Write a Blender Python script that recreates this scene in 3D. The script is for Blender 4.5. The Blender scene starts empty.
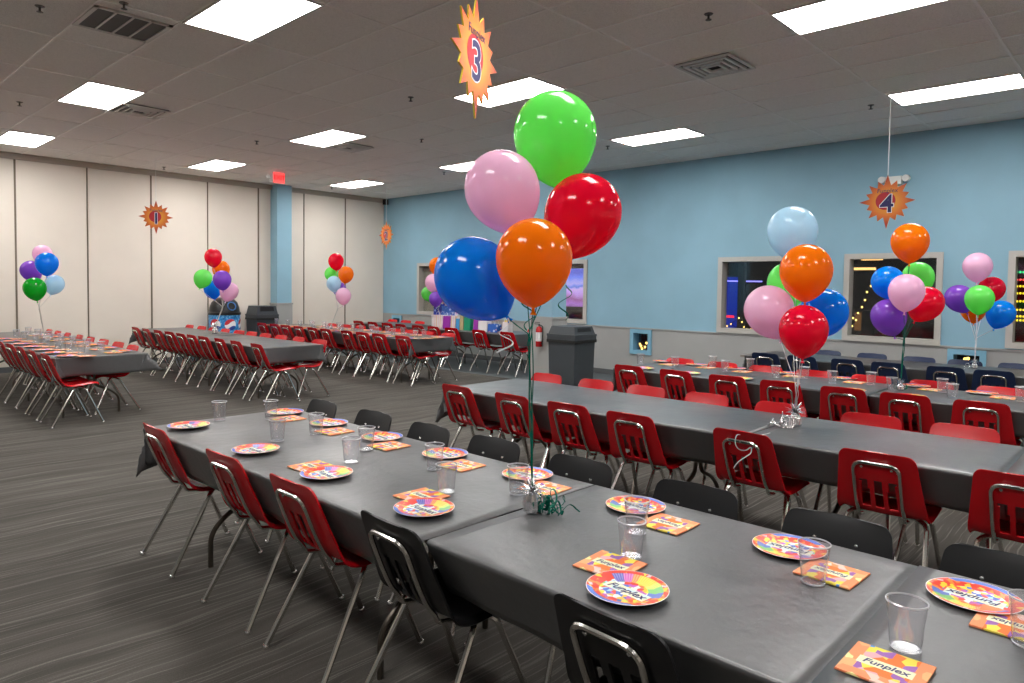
import bpy, bmesh, math, random
from mathutils import Vector, Matrix
random.seed(7)
S = bpy.context.scene
COL = S.collection
PI = math.pi

# ---------------------------------------------------------------- camera
CAM_Z = 1.6
F_PX, AZ, PITCH, ROLL, SY = 697.1, .7553, .0422, .0140, -24.7
fw = Vector((math.cos(AZ)*math.cos(PITCH), math.sin(AZ)*math.cos(PITCH), -math.sin(PITCH)))
r0 = Vector((math.sin(AZ), -math.cos(AZ), 0)); u0 = r0.cross(fw)
rt = r0*math.cos(ROLL)+u0*math.sin(ROLL); up = -r0*math.sin(ROLL)+u0*math.cos(ROLL)
CAMP = Vector((0, 0, CAM_Z))
cam = bpy.data.cameras.new('camera'); camo = bpy.data.objects.new('camera', cam); COL.objects.link(camo)
M = Matrix((( rt.x, up.x, -fw.x, 0), (rt.y, up.y, -fw.y, 0), (rt.z, up.z, -fw.z, CAM_Z), (0, 0, 0, 1)))
camo.matrix_world = M
cam.sensor_fit = 'HORIZONTAL'; cam.sensor_width = 36; cam.lens = F_PX/1024*36; cam.shift_y = SY/1024
cam.clip_start = .05; cam.clip_end = 100
S.camera = camo

# ---------------------------------------------------------------- world, exposure, lamp strength
w = bpy.data.worlds.new('night'); S.world = w; w.use_nodes = True
w.node_tree.nodes['Background'].inputs[0].default_value = (.01, .012, .02, 1)
w.node_tree.nodes['Background'].inputs[1].default_value = .3
S.view_settings.view_transform = 'Standard'; S.view_settings.look = 'None'
S.view_settings.exposure = 1.12; S.view_settings.gamma = 1; S.view_settings.use_curve_mapping = False
LAMP = 13.0            # strength of the ceiling troffers
S.cycles.max_bounces = 8; S.cycles.diffuse_bounces = 5; S.cycles.transparent_max_bounces = 24
S.cycles.caustics_reflective = False; S.cycles.caustics_refractive = False

# ---------------------------------------------------------------- picture points to places
def ray(px, py): return fw + rt*((px-512)/F_PX) - up*((py-341.5-SY)/F_PX)
def on_z(px, py, z): r = ray(px, py); return CAMP + r*((z-CAM_Z)/r.z)
def on_x(px, py, x): r = ray(px, py); return CAMP + r*(x/r.x)
def on_y(px, py, y): r = ray(px, py); return CAMP + r*(y/r.y)
def at_d(px, py, d): return CAMP + ray(px, py)*d

# ---------------------------------------------------------------- materials
def lin(c):
    return tuple(((v/255)/12.92 if v/255 <= .04045 else ((v/255+.055)/1.055)**2.4) for v in c)
def mat(name, col, rough=.5, metal=0., spec=.5, emit=None, es=0., coat=0., srgb=False):
    m = bpy.data.materials.new(name); m.use_nodes = True
    b = m.node_tree.nodes['Principled BSDF']
    if srgb: col = lin(col)
    b.inputs['Base Color'].default_value = (*col, 1); b.inputs['Roughness'].default_value = rough
    b.inputs['Metallic'].default_value = metal; b.inputs['Specular IOR Level'].default_value = spec
    b.inputs['Coat Weight'].default_value = coat; b.inputs['Coat Roughness'].default_value = .05
    if emit: b.inputs['Emission Color'].default_value = (*emit, 1); b.inputs['Emission Strength'].default_value = es
    m.diffuse_color = (*col, 1)
    return m
class G:
    """tiny node-graph helper"""
    def __init__(s, m): s.t = m.node_tree; s.b = s.t.nodes['Principled BSDF']
    def n(s, typ, **kw):
        x = s.t.nodes.new(typ)
        for k, v in kw.items(): setattr(x, k, v)
        return x
    def l(s, a, b): s.t.links.new(a, b)
    def math(s, op, a, b=None, c=None):
        x = s.n('ShaderNodeMath', operation=op)
        for i, v in enumerate((a, b, c)):
            if v is None: continue
            if isinstance(v, (int, float)): x.inputs[i].default_value = v
            else: s.l(v, x.inputs[i])
        return x.outputs[0]
    def mix(s, f, a, b):
        x = s.n('ShaderNodeMix', data_type='RGBA')
        for i, v in ((0, f), (6, a), (7, b)):
            if isinstance(v, (int, float)): x.inputs[i].default_value = v
            elif isinstance(v, tuple): x.inputs[i].default_value = (*v, 1)
            else: s.l(v, x.inputs[i])
        return x.outputs[2]
    def ramp(s, f, stops, const=False):
        x = s.n('ShaderNodeValToRGB'); e = x.color_ramp.elements
        if const: x.color_ramp.interpolation = 'CONSTANT'
        while len(e) < len(stops): e.new(.5)
        for i, (p, c) in enumerate(stops): e[i].position = p; e[i].color = (*c, 1)
        s.l(f, x.inputs[0]); return x.outputs[0]
    def obj(s): return s.n('ShaderNodeTexCoord').outputs['Object']
    def mapping(s, v, scale=(1, 1, 1), rot=(0, 0, 0), loc=(0, 0, 0)):
        x = s.n('ShaderNodeMapping'); x.inputs['Scale'].default_value = scale
        x.inputs['Rotation'].default_value = rot; x.inputs['Location'].default_value = loc
        s.l(v, x.inputs[0]); return x.outputs[0]
    def noise(s, v, sc, det=3, rough=.5):
        x = s.n('ShaderNodeTexNoise'); x.inputs['Scale'].default_value = sc
        x.inputs['Detail'].default_value = det; x.inputs['Roughness'].default_value = rough
        s.l(v, x.inputs['Vector']); return x.outputs[0]
    def bump(s, h, st, dist=.01):
        x = s.n('ShaderNodeBump'); x.inputs['Strength'].default_value = st; x.inputs['Distance'].default_value = dist
        s.l(h, x.inputs['Height']); s.l(x.outputs[0], s.b.inputs['Normal'])

def paint(name, srgb, rough=.6, var=.06, bump=.12, sc=60):
    m = mat(name, srgb, rough, srgb=True, spec=.3); g = G(m); c = lin(srgb)
    o = g.obj()
    n = g.noise(o, 1.3, 4)
    g.l(g.ramp(n, [(.3, tuple(v*(1-var) for v in c)), (.7, tuple(min(1, v*(1+var)) for v in c))]), g.b.inputs['Base Color'])
    g.bump(g.noise(o, sc, 3), bump, .004)
    return m

M_BLUE = paint('blue_wall_paint', (143, 182, 201))
M_GREYW = paint('grey_wall_paint', (166, 166, 164))
M_BEIGE = paint('beige_fabric_panel', (228, 218, 206), .75, .03, .25, 220)
M_FRAME = paint('window_frame_paint', (190, 186, 180), .5)
M_PALEBLUE = paint('pale_blue_trim_paint', (130, 180, 204), .5)
M_BASEB = mat('baseboard_rubber', (88, 90, 92), .6, srgb=True)
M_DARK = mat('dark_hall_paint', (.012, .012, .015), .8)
M_BROWNROOM = mat('brown_hall_paint', (.075, .066, .05), .8, emit=(.075, .066, .05), es=.0)
M_SEAM = mat('panel_seam_rubber', (118, 106, 90), .7, srgb=True)
M_TRACK = paint('grey_brown_track_paint', (186, 174, 160), .5)

def ceiling_mat():
    m = mat('acoustic_tile', (.6, .56, .52), .9, spec=.1); g = G(m); o = g.obj()
    n1 = g.noise(o, 160, 2, .7); n2 = g.noise(o, 1.1, 3)
    c = g.ramp(n1, [(.36, (.70, .66, .62)), (.55, (.93, .88, .84))])
    g.l(g.mix(g.math('MULTIPLY', n2, .25), c, (.76, .72, .68)), g.b.inputs['Base Color'])
    g.bump(n1, .3, .004); return m
M_CEIL = ceiling_mat()
M_TBAR = mat('ceiling_grid_metal', (.88, .83, .79), .35, spec=.5)

def carpet_mat():
    m = mat('striped_carpet', (.06, .055, .05), .95, spec=.1); g = G(m); o = g.obj()
    warp = g.noise(g.mapping(o, (.9, .9, 1)), 1.2, 2)
    comb = g.n('ShaderNodeCombineXYZ'); g.l(g.math('MULTIPLY', warp, .16), comb.inputs[1])
    add = g.n('ShaderNodeVectorMath', operation='ADD'); g.l(o, add.inputs[0]); g.l(comb.outputs[0], add.inputs[1])
    v = add.outputs[0]
    a = g.noise(g.mapping(v, (.9, 60, 1)), 1, 3, .6)
    b = g.noise(g.mapping(v, (.35, 7, 1)), 1, 3, .6)
    f = g.noise(o, 170, 3, .75)
    d = g.noise(g.mapping(v, (.8, 62, 1), (0, 0, .13)), 1, 2)
    line = g.ramp(a, [(.57, (0, 0, 0)), (.64, (1, 1, 1))])
    line2 = g.ramp(d, [(.58, (0, 0, 0)), (.66, (1, 1, 1))])
    base = g.ramp(b, [(.3, (.070, .064, .057)), (.7, (.128, .117, .104))])
    c = g.mix(g.math('MULTIPLY', line, .45), base, (.30, .278, .248))
    c = g.mix(g.math('MULTIPLY', line2, .40), c, (.30, .278, .248))
    c = g.mix(g.math('MULTIPLY', g.ramp(f, [(.4, (0, 0, 0)), (.6, (1, 1, 1))]), .42), c, (.05, .046, .041))
    g.l(c, g.b.inputs['Base Color']); g.bump(f, .5, .004)
    return m
M_CARPET = carpet_mat()

def cloth_mat():
    m = mat('dark_plastic_tablecloth', (.05, .05, .052), .42, spec=.95); g = G(m); o = g.obj()
    n = g.noise(o, 2.2, 4, .55); n2 = g.noise(g.mapping(o, (1, 1, 1)), 55, 3)
    g.l(g.ramp(n, [(.3, (.058, .058, .060)), (.7, (.085, .085, .088))]), g.b.inputs['Base Color'])
    g.l(g.ramp(n, [(.3, (.30, .30, .30)), (.7, (.44, .44, .44))]), g.b.inputs['Roughness'])
    h = g.math('ADD', g.math('MULTIPLY', n, 6.0), g.math('MULTIPLY', n2, .35))
    g.bump(h, .22, .01); return m
M_CLOTH = cloth_mat()

def plastic(name, c, rough=.3):
    m = mat(name, c, rough, spec=.4); g = G(m); g.bump(g.noise(g.obj(), 260, 2), .03, .001); return m
M_RED = plastic('red_plastic', (.56, .004, .010), .24)
M_BLACK = plastic('black_plastic', (.009, .009, .010), .38)
M_NAVY = plastic('navy_plastic', (.010, .022, .068), .36)
M_CHROME = mat('chrome_tube', (.62, .60, .57), .2, 1.)
M_DARKTUBE = mat('brown_steel_tube', (.10, .085, .07), .35, .8)
M_GLIDE = mat('nickel_glide', (.8, .8, .8), .25, 1.)
M_TTOP = mat('table_laminate', (.25, .22, .19), .5)
M_GREYBIN = plastic('charcoal_bin_plastic', (.052, .060, .068), .5)
M_BLKBIN = plastic('black_dome_plastic', (.012, .012, .013), .3)
M_WHITE = mat('white_plastic', (.78, .78, .76), .45)
M_WHITEMETAL = mat('white_enamel', (.62, .58, .54), .4)
M_GRILLE = mat('dark_grille', (.10, .095, .09), .7)
M_VOID = mat('black_void', (.012, .012, .012), .8)
M_BRASS = mat('dull_metal', (.10, .09, .08), .4, .6)
M_SILVER = mat('silver_foil', (.95, .95, .97), .2, 1.)
M_WRIB = mat('white_ribbon', (.75, .75, .78), .3)
M_GRIB = mat('green_ribbon', (.0, .17, .115), .22, .25)
M_GREYRIB = mat('pale_grey_ribbon', (.55, .52, .48), .4)
M_EXT = mat('extinguisher_red', (.52, .012, .018), .25)
M_RUBBER = mat('black_rubber', (.012, .012, .012), .5)
M_STR = mat('white_string', (.8, .8, .8), .6)
M_NAVYINK = mat('navy_ink', (.022, .016, .12), .5)
M_WHITEINK = mat('white_ink', (.9, .88, .9), .5)
M_REDINK = mat('red_ink', (.55, .02, .03), .5)
M_LIGHT = mat('lit_diffuser', (.9, .9, .9), .5, emit=(1, .985, .96), es=LAMP)
M_EXITRED = mat('lit_exit_letters', (.9, .05, .05), .5, emit=(1, .03, .04), es=1.2)
M_EXITBODY = mat('exit_red_glow', (.8, .1, .1), .5, emit=(1, .10, .09), es=.55)
def bal(name, c, sss=.15):
    m = mat(name, c, .12, spec=.55, coat=.0)
    t = m.node_tree; b = t.nodes['Principled BSDF']; o = t.nodes['Material Output']
    tr = t.nodes.new('ShaderNodeBsdfTranslucent'); tr.inputs[0].default_value = (*[min(1, v*1.15) for v in c], 1)
    mx = t.nodes.new('ShaderNodeMixShader'); mx.inputs[0].default_value = .45
    t.links.new(b.outputs[0], mx.inputs[1]); t.links.new(tr.outputs[0], mx.inputs[2]); t.links.new(mx.outputs[0], o.inputs[0])
    return m
BAL = {'green': bal('green_latex', (.24, .90, .19)), 'pink': bal('pink_latex', (.97, .62, .80)), 'red': bal('red_latex', (.86, .003, .045)),
       'orange': bal('orange_latex', (1.0, .26, .003)), 'blue': bal('blue_latex', (.001, .30, .90)), 'purple': bal('purple_latex', (.32, .10, .66)),
       'pale blue': bal('pale_blue_latex', (.55, .76, .92)), 'dark green': bal('dark_green_latex', (.006, .50, .03))}

def clear_mat(name, tint=(.93, .94, .98), ior=1.42, extra=.03, milk=0):
    m = bpy.data.materials.new(name); m.use_nodes = True; t = m.node_tree; t.nodes.clear()
    o = t.nodes.new('ShaderNodeOutputMaterial'); tr = t.nodes.new('ShaderNodeBsdfTransparent'); gl = t.nodes.new('ShaderNodeBsdfGlossy')
    gl.inputs['Roughness'].default_value = .06; tr.inputs[0].default_value = (*tint, 1)
    fr = t.nodes.new('ShaderNodeLayerWeight'); pw = t.nodes.new('ShaderNodeMath'); pw.operation = 'POWER'; pw.inputs[1].default_value = ior
    t.links.new(fr.outputs['Facing'], pw.inputs[0])
    ad = t.nodes.new('ShaderNodeMath'); ad.operation = 'MULTIPLY_ADD'; ad.inputs[1].default_value = .7; ad.inputs[2].default_value = extra; ad.use_clamp = True
    mx = t.nodes.new('ShaderNodeMixShader')
    t.links.new(pw.outputs[0], ad.inputs[0]); t.links.new(ad.outputs[0], mx.inputs[0])
    t.links.new(tr.outputs[0], mx.inputs[1]); t.links.new(gl.outputs[0], mx.inputs[2])
    if milk:
        gl.inputs['Roughness'].default_value = .12
        df = t.nodes.new('ShaderNodeBsdfDiffuse'); df.inputs[0].default_value = (.9, .9, .95, 1)
        m2 = t.nodes.new('ShaderNodeMixShader'); m2.inputs[0].default_value = milk
        t.links.new(mx.outputs[0], m2.inputs[1]); t.links.new(df.outputs[0], m2.inputs[2]); t.links.new(m2.outputs[0], o.inputs[0])
    else: t.links.new(mx.outputs[0], o.inputs[0])
    return m
M_GLASS = clear_mat('window_glass', (.96, .97, .97), 4.0, .075)
M_CUP = clear_mat('clear_cup_plastic', (.985, .985, .995), 2.6, .07, .03)
M_CUPRIM = clear_mat('clear_cup_rim', (.95, .95, .97), 2.5, .3, .5)

PARTY = [(0, (.80, .06, .03)), (.16, (.9, .55, .03)), (.32, (.85, .85, .8)), (.44, (.9, .75, .05)), (.56, (.06, .16, .6)), (.66, (.85, .2, .05)), (.76, (.25, .6, .2)), (.86, (.55, .1, .5)), (.93, (.35, .65, .8))]
def plate_mat():
    m = mat('party_print', (.8, .1, .05), .35); g = G(m); o = g.obj()
    sp = g.n('ShaderNodeSeparateXYZ'); g.l(o, sp.inputs[0]); X, Y = sp.outputs[0], sp.outputs[1]
    r = g.math('SQRT', g.math('ADD', g.math('MULTIPLY', X, X), g.math('MULTIPLY', Y, Y)))
    vo = g.n('ShaderNodeTexVoronoi'); vo.inputs['Scale'].default_value = 62; g.l(o, vo.inputs['Vector'])
    s2 = g.n('ShaderNodeSeparateXYZ'); g.l(vo.outputs['Color'], s2.inputs[0])
    cells = g.ramp(s2.outputs[0], PARTY, True)
    vr = g.n('ShaderNodeTexVoronoi'); vr.inputs['Scale'].default_value = 70; g.l(o, vr.inputs['Vector'])
    s3 = g.n('ShaderNodeSeparateXYZ'); g.l(vr.outputs['Color'], s3.inputs[0])
    rim = g.ramp(s3.outputs[1], [(0, (.80, .05, .025)), (.62, (.88, .25, .04)), (.80, (.92, .60, .04)), (.93, (.8, .55, .6))], True)
    c = g.mix(g.math('GREATER_THAN', r, .079), cells, rim)
    # coloured coil arching over the upper half
    ang = g.math('ARCTAN2', Y, X)
    t = g.math('DIVIDE', g.math('SUBTRACT', ang, .15), 2.6)
    coil = g.ramp(t, [(0, (.03, .10, .55)), (.16, (.15, .55, .1)), (.32, (.65, .8, .1)), (.42, (.95, .68, .02)), (.66, (.9, .3, .05)), (.74, (.6, .08, .45)), (.86, (.10, .10, .5))], True)
    rip = g.math('MULTIPLY', g.math('SINE', g.math('MULTIPLY', ang, 75)), .10)
    coil = g.mix(g.math('ADD', rip, .10), coil, (.95, .95, .9))
    inb = g.math('MULTIPLY', g.math('MULTIPLY', g.math('GREATER_THAN', r, .058), g.math('LESS_THAN', r, .100)), g.math('MULTIPLY', g.math('GREATER_THAN', t, 0), g.math('LESS_THAN', t, 1)))
    c = g.mix(inb, c, coil)
    # blue foot of the rim
    low = g.math('MULTIPLY', g.math('GREATER_THAN', r, .098), g.math('LESS_THAN', Y, -.075))
    c = g.mix(low, c, (.06, .16, .62))
    # pale band behind the word
    band = g.math('MULTIPLY', g.math('LESS_THAN', g.math('ABSOLUTE', g.math('ADD', Y, .004)), .021), g.math('LESS_THAN', g.math('ABSOLUTE', X), .072))
    n = g.noise(o, 40, 2)
    c = g.mix(band, c, g.ramp(n, [(.4, (.62, .80, .86)), (.6, (.88, .86, .55))]))
    c = g.mix(g.math('GREATER_THAN', r, .1135), c, (.86, .45, .35))
    g.l(c, g.b.inputs['Base Color']); return m
M_PLATE = plate_mat()
def napkin_mat():
    m = mat('napkin_print', (.8, .25, .1), .8, spec=.1); g = G(m); o = g.obj()
    sp = g.n('ShaderNodeSeparateXYZ'); g.l(o, sp.inputs[0]); X, Y = sp.outputs[0], sp.outputs[1]
    vo = g.n('ShaderNodeTexVoronoi'); vo.inputs['Scale'].default_value = 36; g.l(o, vo.inputs['Vector'])
    s2 = g.n('ShaderNodeSeparateXYZ'); g.l(vo.outputs['Color'], s2.inputs[0])
    top = g.ramp(s2.outputs[0], [(0, (.88, .72, .12)), (.25, (.85, .22, .07)), (.45, (.82, .42, .45)), (.6, (.12, .3, .62)), (.72, (.86, .68, .15)), (.86, (.35, .16, .45)), (.93, (.45, .65, .4))], True)
    base = g.ramp(s2.outputs[1], [(0, (.90, .32, .16)), (.7, (.92, .45, .22)), (.84, (.92, .76, .35)), (.93, (.85, .58, .5))], True)
    inn = g.math('MULTIPLY', g.math('LESS_THAN', g.math('ABSOLUTE', X), .054), g.math('GREATER_THAN', Y, -.05))
    c = g.mix(inn, base, top)
    band = g.math('MULTIPLY', g.math('LESS_THAN', g.math('ABSOLUTE', Y), .018), g.math('LESS_THAN', g.math('ABSOLUTE', X), .058))
    c = g.mix(band, c, (.80, .80, .55))
    g.l(c, g.b.inputs['Base Color']); return m
M_NAPKIN = napkin_mat()
def star_mat():
    m = mat('starburst_print', (.8, .3, .03), .45); g = G(m); o = g.obj()
    sp = g.n('ShaderNodeSeparateXYZ'); g.l(o, sp.inputs[0])
    r = g.math('SQRT', g.math('ADD', g.math('MULTIPLY', sp.outputs[1], sp.outputs[1]), g.math('MULTIPLY', sp.outputs[2], sp.outputs[2])))
    c = g.ramp(g.math('MULTIPLY', r, 3.4), [(.25, (.88, .40, .03)), (.55, (.80, .20, .02)), (.85, (.50, .05, .02))])
    g.l(c, g.b.inputs['Base Color']); return m
M_STAR = star_mat()
M_STAREDGE = mat('yellow_board_edge', (.75, .55, .05), .6)

# ---------------------------------------------------------------- mesh builder
class MB:
    def __init__(s): s.v = []; s.f = []; s.mi = []
    def add(s, vs, fs, mi=0):
        b = len(s.v); s.v += [tuple(v) for v in vs]
        for f in fs: s.f.append(tuple(b+i for i in f)); s.mi.append(mi)
        return s
    def box(s, a, b, mi=0, taper=(1, 1)):
        (x0, y0, z0), (x1, y1, z1) = a, b
        cx, cy = (x0+x1)/2, (y0+y1)/2; hx, hy = (x1-x0)/2, (y1-y0)/2; tx, ty = taper
        vs = [(cx-hx*tx, cy-hy*ty, z0), (cx+hx*tx, cy-hy*ty, z0), (cx+hx*tx, cy+hy*ty, z0), (cx-hx*tx, cy+hy*ty, z0),
              (x0, y0, z1), (x1, y0, z1), (x1, y1, z1), (x0, y1, z1)]
        return s.add(vs, [(0, 3, 2, 1), (4, 5, 6, 7), (0, 1, 5, 4), (1, 2, 6, 5), (2, 3, 7, 6), (3, 0, 4, 7)], mi)
    def tube(s, pts, r, n=8, mi=0, caps=True, flat=None):
        P = [Vector(p) for p in pts]; m = len(P)
        T = [(P[min(i+1, m-1)]-P[max(i-1, 0)]).normalized() for i in range(m)]
        ref = Vector((0, 0, 1)) if abs(T[0].z) < .9 else Vector((1, 0, 0))
        N = (ref-T[0]*ref.dot(T[0])).normalized(); vs = []
        for i in range(m):
            N = (N-T[i]*N.dot(T[i])).normalized(); B = T[i].cross(N)
            rr = r[i] if isinstance(r, (list, tuple)) else r
            for k in range(n):
                a = 2*PI*k/n; vs.append(P[i]+N*(math.cos(a)*rr)+B*(math.sin(a)*rr*(flat or 1)))
        fs = []
        for i in range(m-1):
            for k in range(n):
                fs.append((i*n+k, i*n+(k+1) % n, (i+1)*n+(k+1) % n, (i+1)*n+k))
        if caps: fs.append(tuple(range(n-1, -1, -1))); fs.append(tuple((m-1)*n+k for k in range(n)))
        return s.add(vs, fs, mi)
    def lathe(s, prof, n=24, c=(0, 0, 0), mi=0, mat3=None):
        vs = []; fs = []
        for (r, z) in prof:
            for k in range(n):
                a = 2*PI*k/n; p = Vector((r*math.cos(a), r*math.sin(a), z))
                if mat3: p = mat3 @ p
                vs.append(p+Vector(c))
        m = len(prof)
        for i in range(m-1):
            for k in range(n):
                fs.append((i*n+k, i*n+(k+1) % n, (i+1)*n+(k+1) % n, (i+1)*n+k))
        return s.add(vs, fs, mi)
    def mesh(s, name, mats, smooth=True, angle=38):
        me = bpy.data.meshes.new(name); me.from_pydata(s.v, [], s.f)
        for m in (mats if isinstance(mats, (list, tuple)) else [mats]): me.materials.append(m)
        me.polygons.foreach_set('material_index', s.mi)
        me.validate(); me.update()
        if smooth:
            me.polygons.foreach_set('use_smooth', [True]*len(me.polygons)); me.set_sharp_from_angle(angle=math.radians(angle))
        return me

def rounded(pts, r, n=5):
    """polyline with filleted corners"""
    P = [Vector(p) for p in pts]; out = [P[0]]
    for i in range(1, len(P)-1):
        a, b, c = P[i-1], P[i], P[i+1]
        d = min(r, (a-b).length*.49, (c-b).length*.49)
        s, e = b+(a-b).normalized()*d, b+(c-b).normalized()*d
        for k in range(n+1):
            t = k/n; out.append(s*(1-t)**2+b*2*t*(1-t)+e*t*t)
    out.append(P[-1]); return out

def place(name, me, parent=None, loc=None, rz=None):
    o = bpy.data.objects.new(name, me); COL.objects.link(o)
    if parent: o.parent = parent
    if loc is not None: o.location = loc
    if rz is not None: o.rotation_euler = (0, 0, rz)
    return o
def tag(o, label, cat, group=None):
    o['label'] = label; o['category'] = cat
    if group: o['group'] = group
    return o
def thing(name, label, cat, loc=(0, 0, 0), rz=0, group=None):
    o = place(name, None, None, loc, rz); o.empty_display_size = .1
    return tag(o, label, cat, group)
def struct(name, me, parent=None):
    o = place(name, me, parent)
    if not parent: o['kind'] = 'structure'
    return o
PROTOS = []
def proto(o): PROTOS.append(o); return o
def copy_of(root, loc, rz, label, cat, group):
    r = root.copy(); COL.objects.link(r); r.location = loc; r.rotation_euler = (0, 0, rz); tag(r, label, cat, group)
    for ch in root.children:
        c = ch.copy(); COL.objects.link(c); c.parent = r
        for g in ch.children:
            d = g.copy(); COL.objects.link(d); d.parent = c
    return r
def text_mesh(name, txt, size, ext, m, shear=0., off=0., bold=0.):
    cu = bpy.data.curves.new(name, 'FONT'); cu.body = txt; cu.size = size; cu.extrude = ext
    cu.align_x = 'CENTER'; cu.align_y = 'CENTER'; cu.shear = shear; cu.offset = bold; cu.resolution_u = 4
    o = bpy.data.objects.new(name, cu); COL.objects.link(o)
    dg = bpy.context.evaluated_depsgraph_get()
    me = bpy.data.meshes.new_from_object(o.evaluated_get(dg)); me.name = name
    bpy.data.objects.remove(o); bpy.data.curves.remove(cu)
    me.materials.clear(); me.materials.append(m)
    return me
ORD = 'first second third fourth fifth sixth seventh eighth ninth tenth eleventh twelfth'.split()

# ================================================================ ROOM
W, D, H = 10.69, 14.57, 3.784
X0, Y0 = -4.6, -5.4
TH = .16
f = MB().box((X0-.2, Y0-.2, -.12), (W+.2, D+.2, 0)); struct('floor', f.mesh('floor', M_CARPET, False))
c = MB().box((8.85, Y0, -.01), (W, D, .003)); struct('floor_strip', c.mesh('floor_strip', paint('blue_grey_vinyl', (82, 89, 92), .5), False))
c = MB().box((X0-.2, Y0-.2, H), (W+.2, D+.2, H+.12)); struct('ceiling', c.mesh('ceiling', M_CEIL, False))
# tile grid
TX, TY, GX, GY = .6045, 1.243, 2.70-.302, 5.49-.6215
g = MB()
x = GX-TX*12
while x < W:
    if x > X0: g.box((x-.011, Y0, H-.007), (x+.011, D, H+.002))
    x += TX
y = GY-TY*9
while y < D:
    if y > Y0: g.box((X0, y-.011, H-.0065), (W, y+.011, H+.002))
    y += TY
struct('trim_5', g.mesh('ceiling_grid', M_TBAR, False))
# blue wall with its window openings
RAIL = .895
wins = [(11.97, 13.20, .92, 2.15), (8.10, 9.35, .92, 2.15), (4.16, 5.41, .91, 2.14), (2.20, 3.445, .90, 2.15), (.24, 1.487, .92, 2.145)]
holes = [(13.80, 14.19, .44, .865), (6.65, 7.095, .43, .877), (1.68, 2.11, .43, .87)]
def wall_x(x0, x1, openings, zs, mi_of):
    b = MB(); ys = sorted({Y0-.2, D+.2, *[o[0] for o in openings], *[o[1] for o in openings]})
    zz = sorted({0, H, *zs, *[o[2] for o in openings], *[o[3] for o in openings]})
    for i in range(len(ys)-1):
        for j in range(len(zz)-1):
            cy, cz = (ys[i]+ys[i+1])/2, (zz[j]+zz[j+1])/2
            if any(o[0] < cy < o[1] and o[2] < cz < o[3] for o in openings): continue
            b.box((x0, ys[i], zz[j]), (x1, ys[i+1], zz[j+1]), mi_of(cz))
    return b
struct('wall_right', wall_x(W, W+TH, wins+holes, [RAIL], lambda z: 1 if z < RAIL else 0).mesh('wall_right', [M_BLUE, M_GREYW], False))
t = MB(); segs = sorted([(Y0, 0)] + [(a, b) for a, b, _, _ in []])
t.box((W-.014, Y0, RAIL-.012), (W+.01, D, RAIL+.012)); struct('trim_1', t.mesh('chair_rail', M_GREYW, False))
t = MB().box((W-.014, Y0, 0), (W+.01, D, .10)); struct('baseboard_right', t.mesh('baseboard_right', M_BASEB, False))
# panelled folding wall at the end
t = MB(); PX = 2.913-1.105*7; seams = []
while PX < W-.2:
    seams.append(PX); PX += 1.105
edges = [X0-.2]+seams+[W]
for a, b in zip(edges[:-1], edges[1:]): t.box((a+.012, D, 0), (b-.012, D+.12, H))
t.box((X0-.2, D+.03, 0), (W, D+.13, H), 1)
struct('wall_back', t.mesh('wall_back', [M_BEIGE, M_SEAM], False))
t = MB()
for i, s in enumerate(seams):
    wd = .014 if i % 2 == 1 else .009
    t.box((s-wd, D-.012, 0), (s+wd, D+.02, H-.09))
struct('trim_2', t.mesh('panel_seams', M_SEAM, False))
t = MB().box((X0, D-.05, H-.10), (W, D+.05, H+.01)).box((X0, D-.085, H-.045), (W, D, H-.0))
struct('trim_3', t.mesh('panel_track', M_TRACK, False))
t = MB().box((X0-.2, Y0-.2, 0), (X0, D+.2, H)); struct('wall_left', t.mesh('wall_left', M_GREYW, False))
t = MB().box((X0, Y0-.2, 0), (W+.2, Y0, H)); struct('wall_front', t.mesh('wall_front', M_BEIGE, False))
t = MB().box((X0, D-.012, 0), (W, D+.01, .10)); struct('baseboard_back', t.mesh('baseboard_back', M_BASEB, False))

# columns: blue shaft on a grey base with a cap
def column(n, x0, y0, x1, y1):
    o = 0.012
    b = MB().box((x0, y0, 1.16), (x1, y1, H), 0); c = struct('column_%d' % n, b.mesh('column', M_BLUE, False))
    b = MB().box((x0-o, y0-o, 0), (x1+o, y1+o, 1.15)); place('base', b.mesh('base', M_GREYW, False), c)
    b = MB().box((x0-o-.012, y0-o-.012, 1.15), (x1+o+.012, y1+o+.012, 1.185)); place('cap', b.mesh('cap', M_GREYW, False), c)
    return c
column(1, 7.62, 14.28, 7.97, D)
column(2, 7.605, 6.375, 7.915, 6.775)

# windows
def window(n, y0, y1, z0, z1, m, fw_, depth=.04):
    a = y1-y0
    b = MB()
    xo, xi = W-.03, W+TH
    for (p, q) in (((y0-.0, z0-.0), (y0+fw_, z1)), ((y1-fw_, z0), (y1, z1)), ((y0+fw_, z0), (y1-fw_, z0+fw_)), ((y0+fw_, z1-fw_), (y1-fw_, z1))):
        b.box((xo, p[0], p[1]), (xi, q[0], q[1]))
    wdw = place('window_%d' % n, b.mesh('window', m, False)); wdw['kind'] = 'structure'
    p = MB().box((W+.10, y0+fw_-.005, z0+fw_-.005), (W+.106, y1-fw_+.005, z1-fw_+.005)); place('glass_pane', p.mesh('glass_pane', M_GLASS, False), wdw)
    return wdw
for i, (a, b, c, d) in enumerate(wins): window(i+1, a, b, c, d, M_FRAME, .075)
for i, (a, b, c, d) in enumerate(holes): window(i+6, a, b, c, d, M_PALEBLUE, .07)

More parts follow.
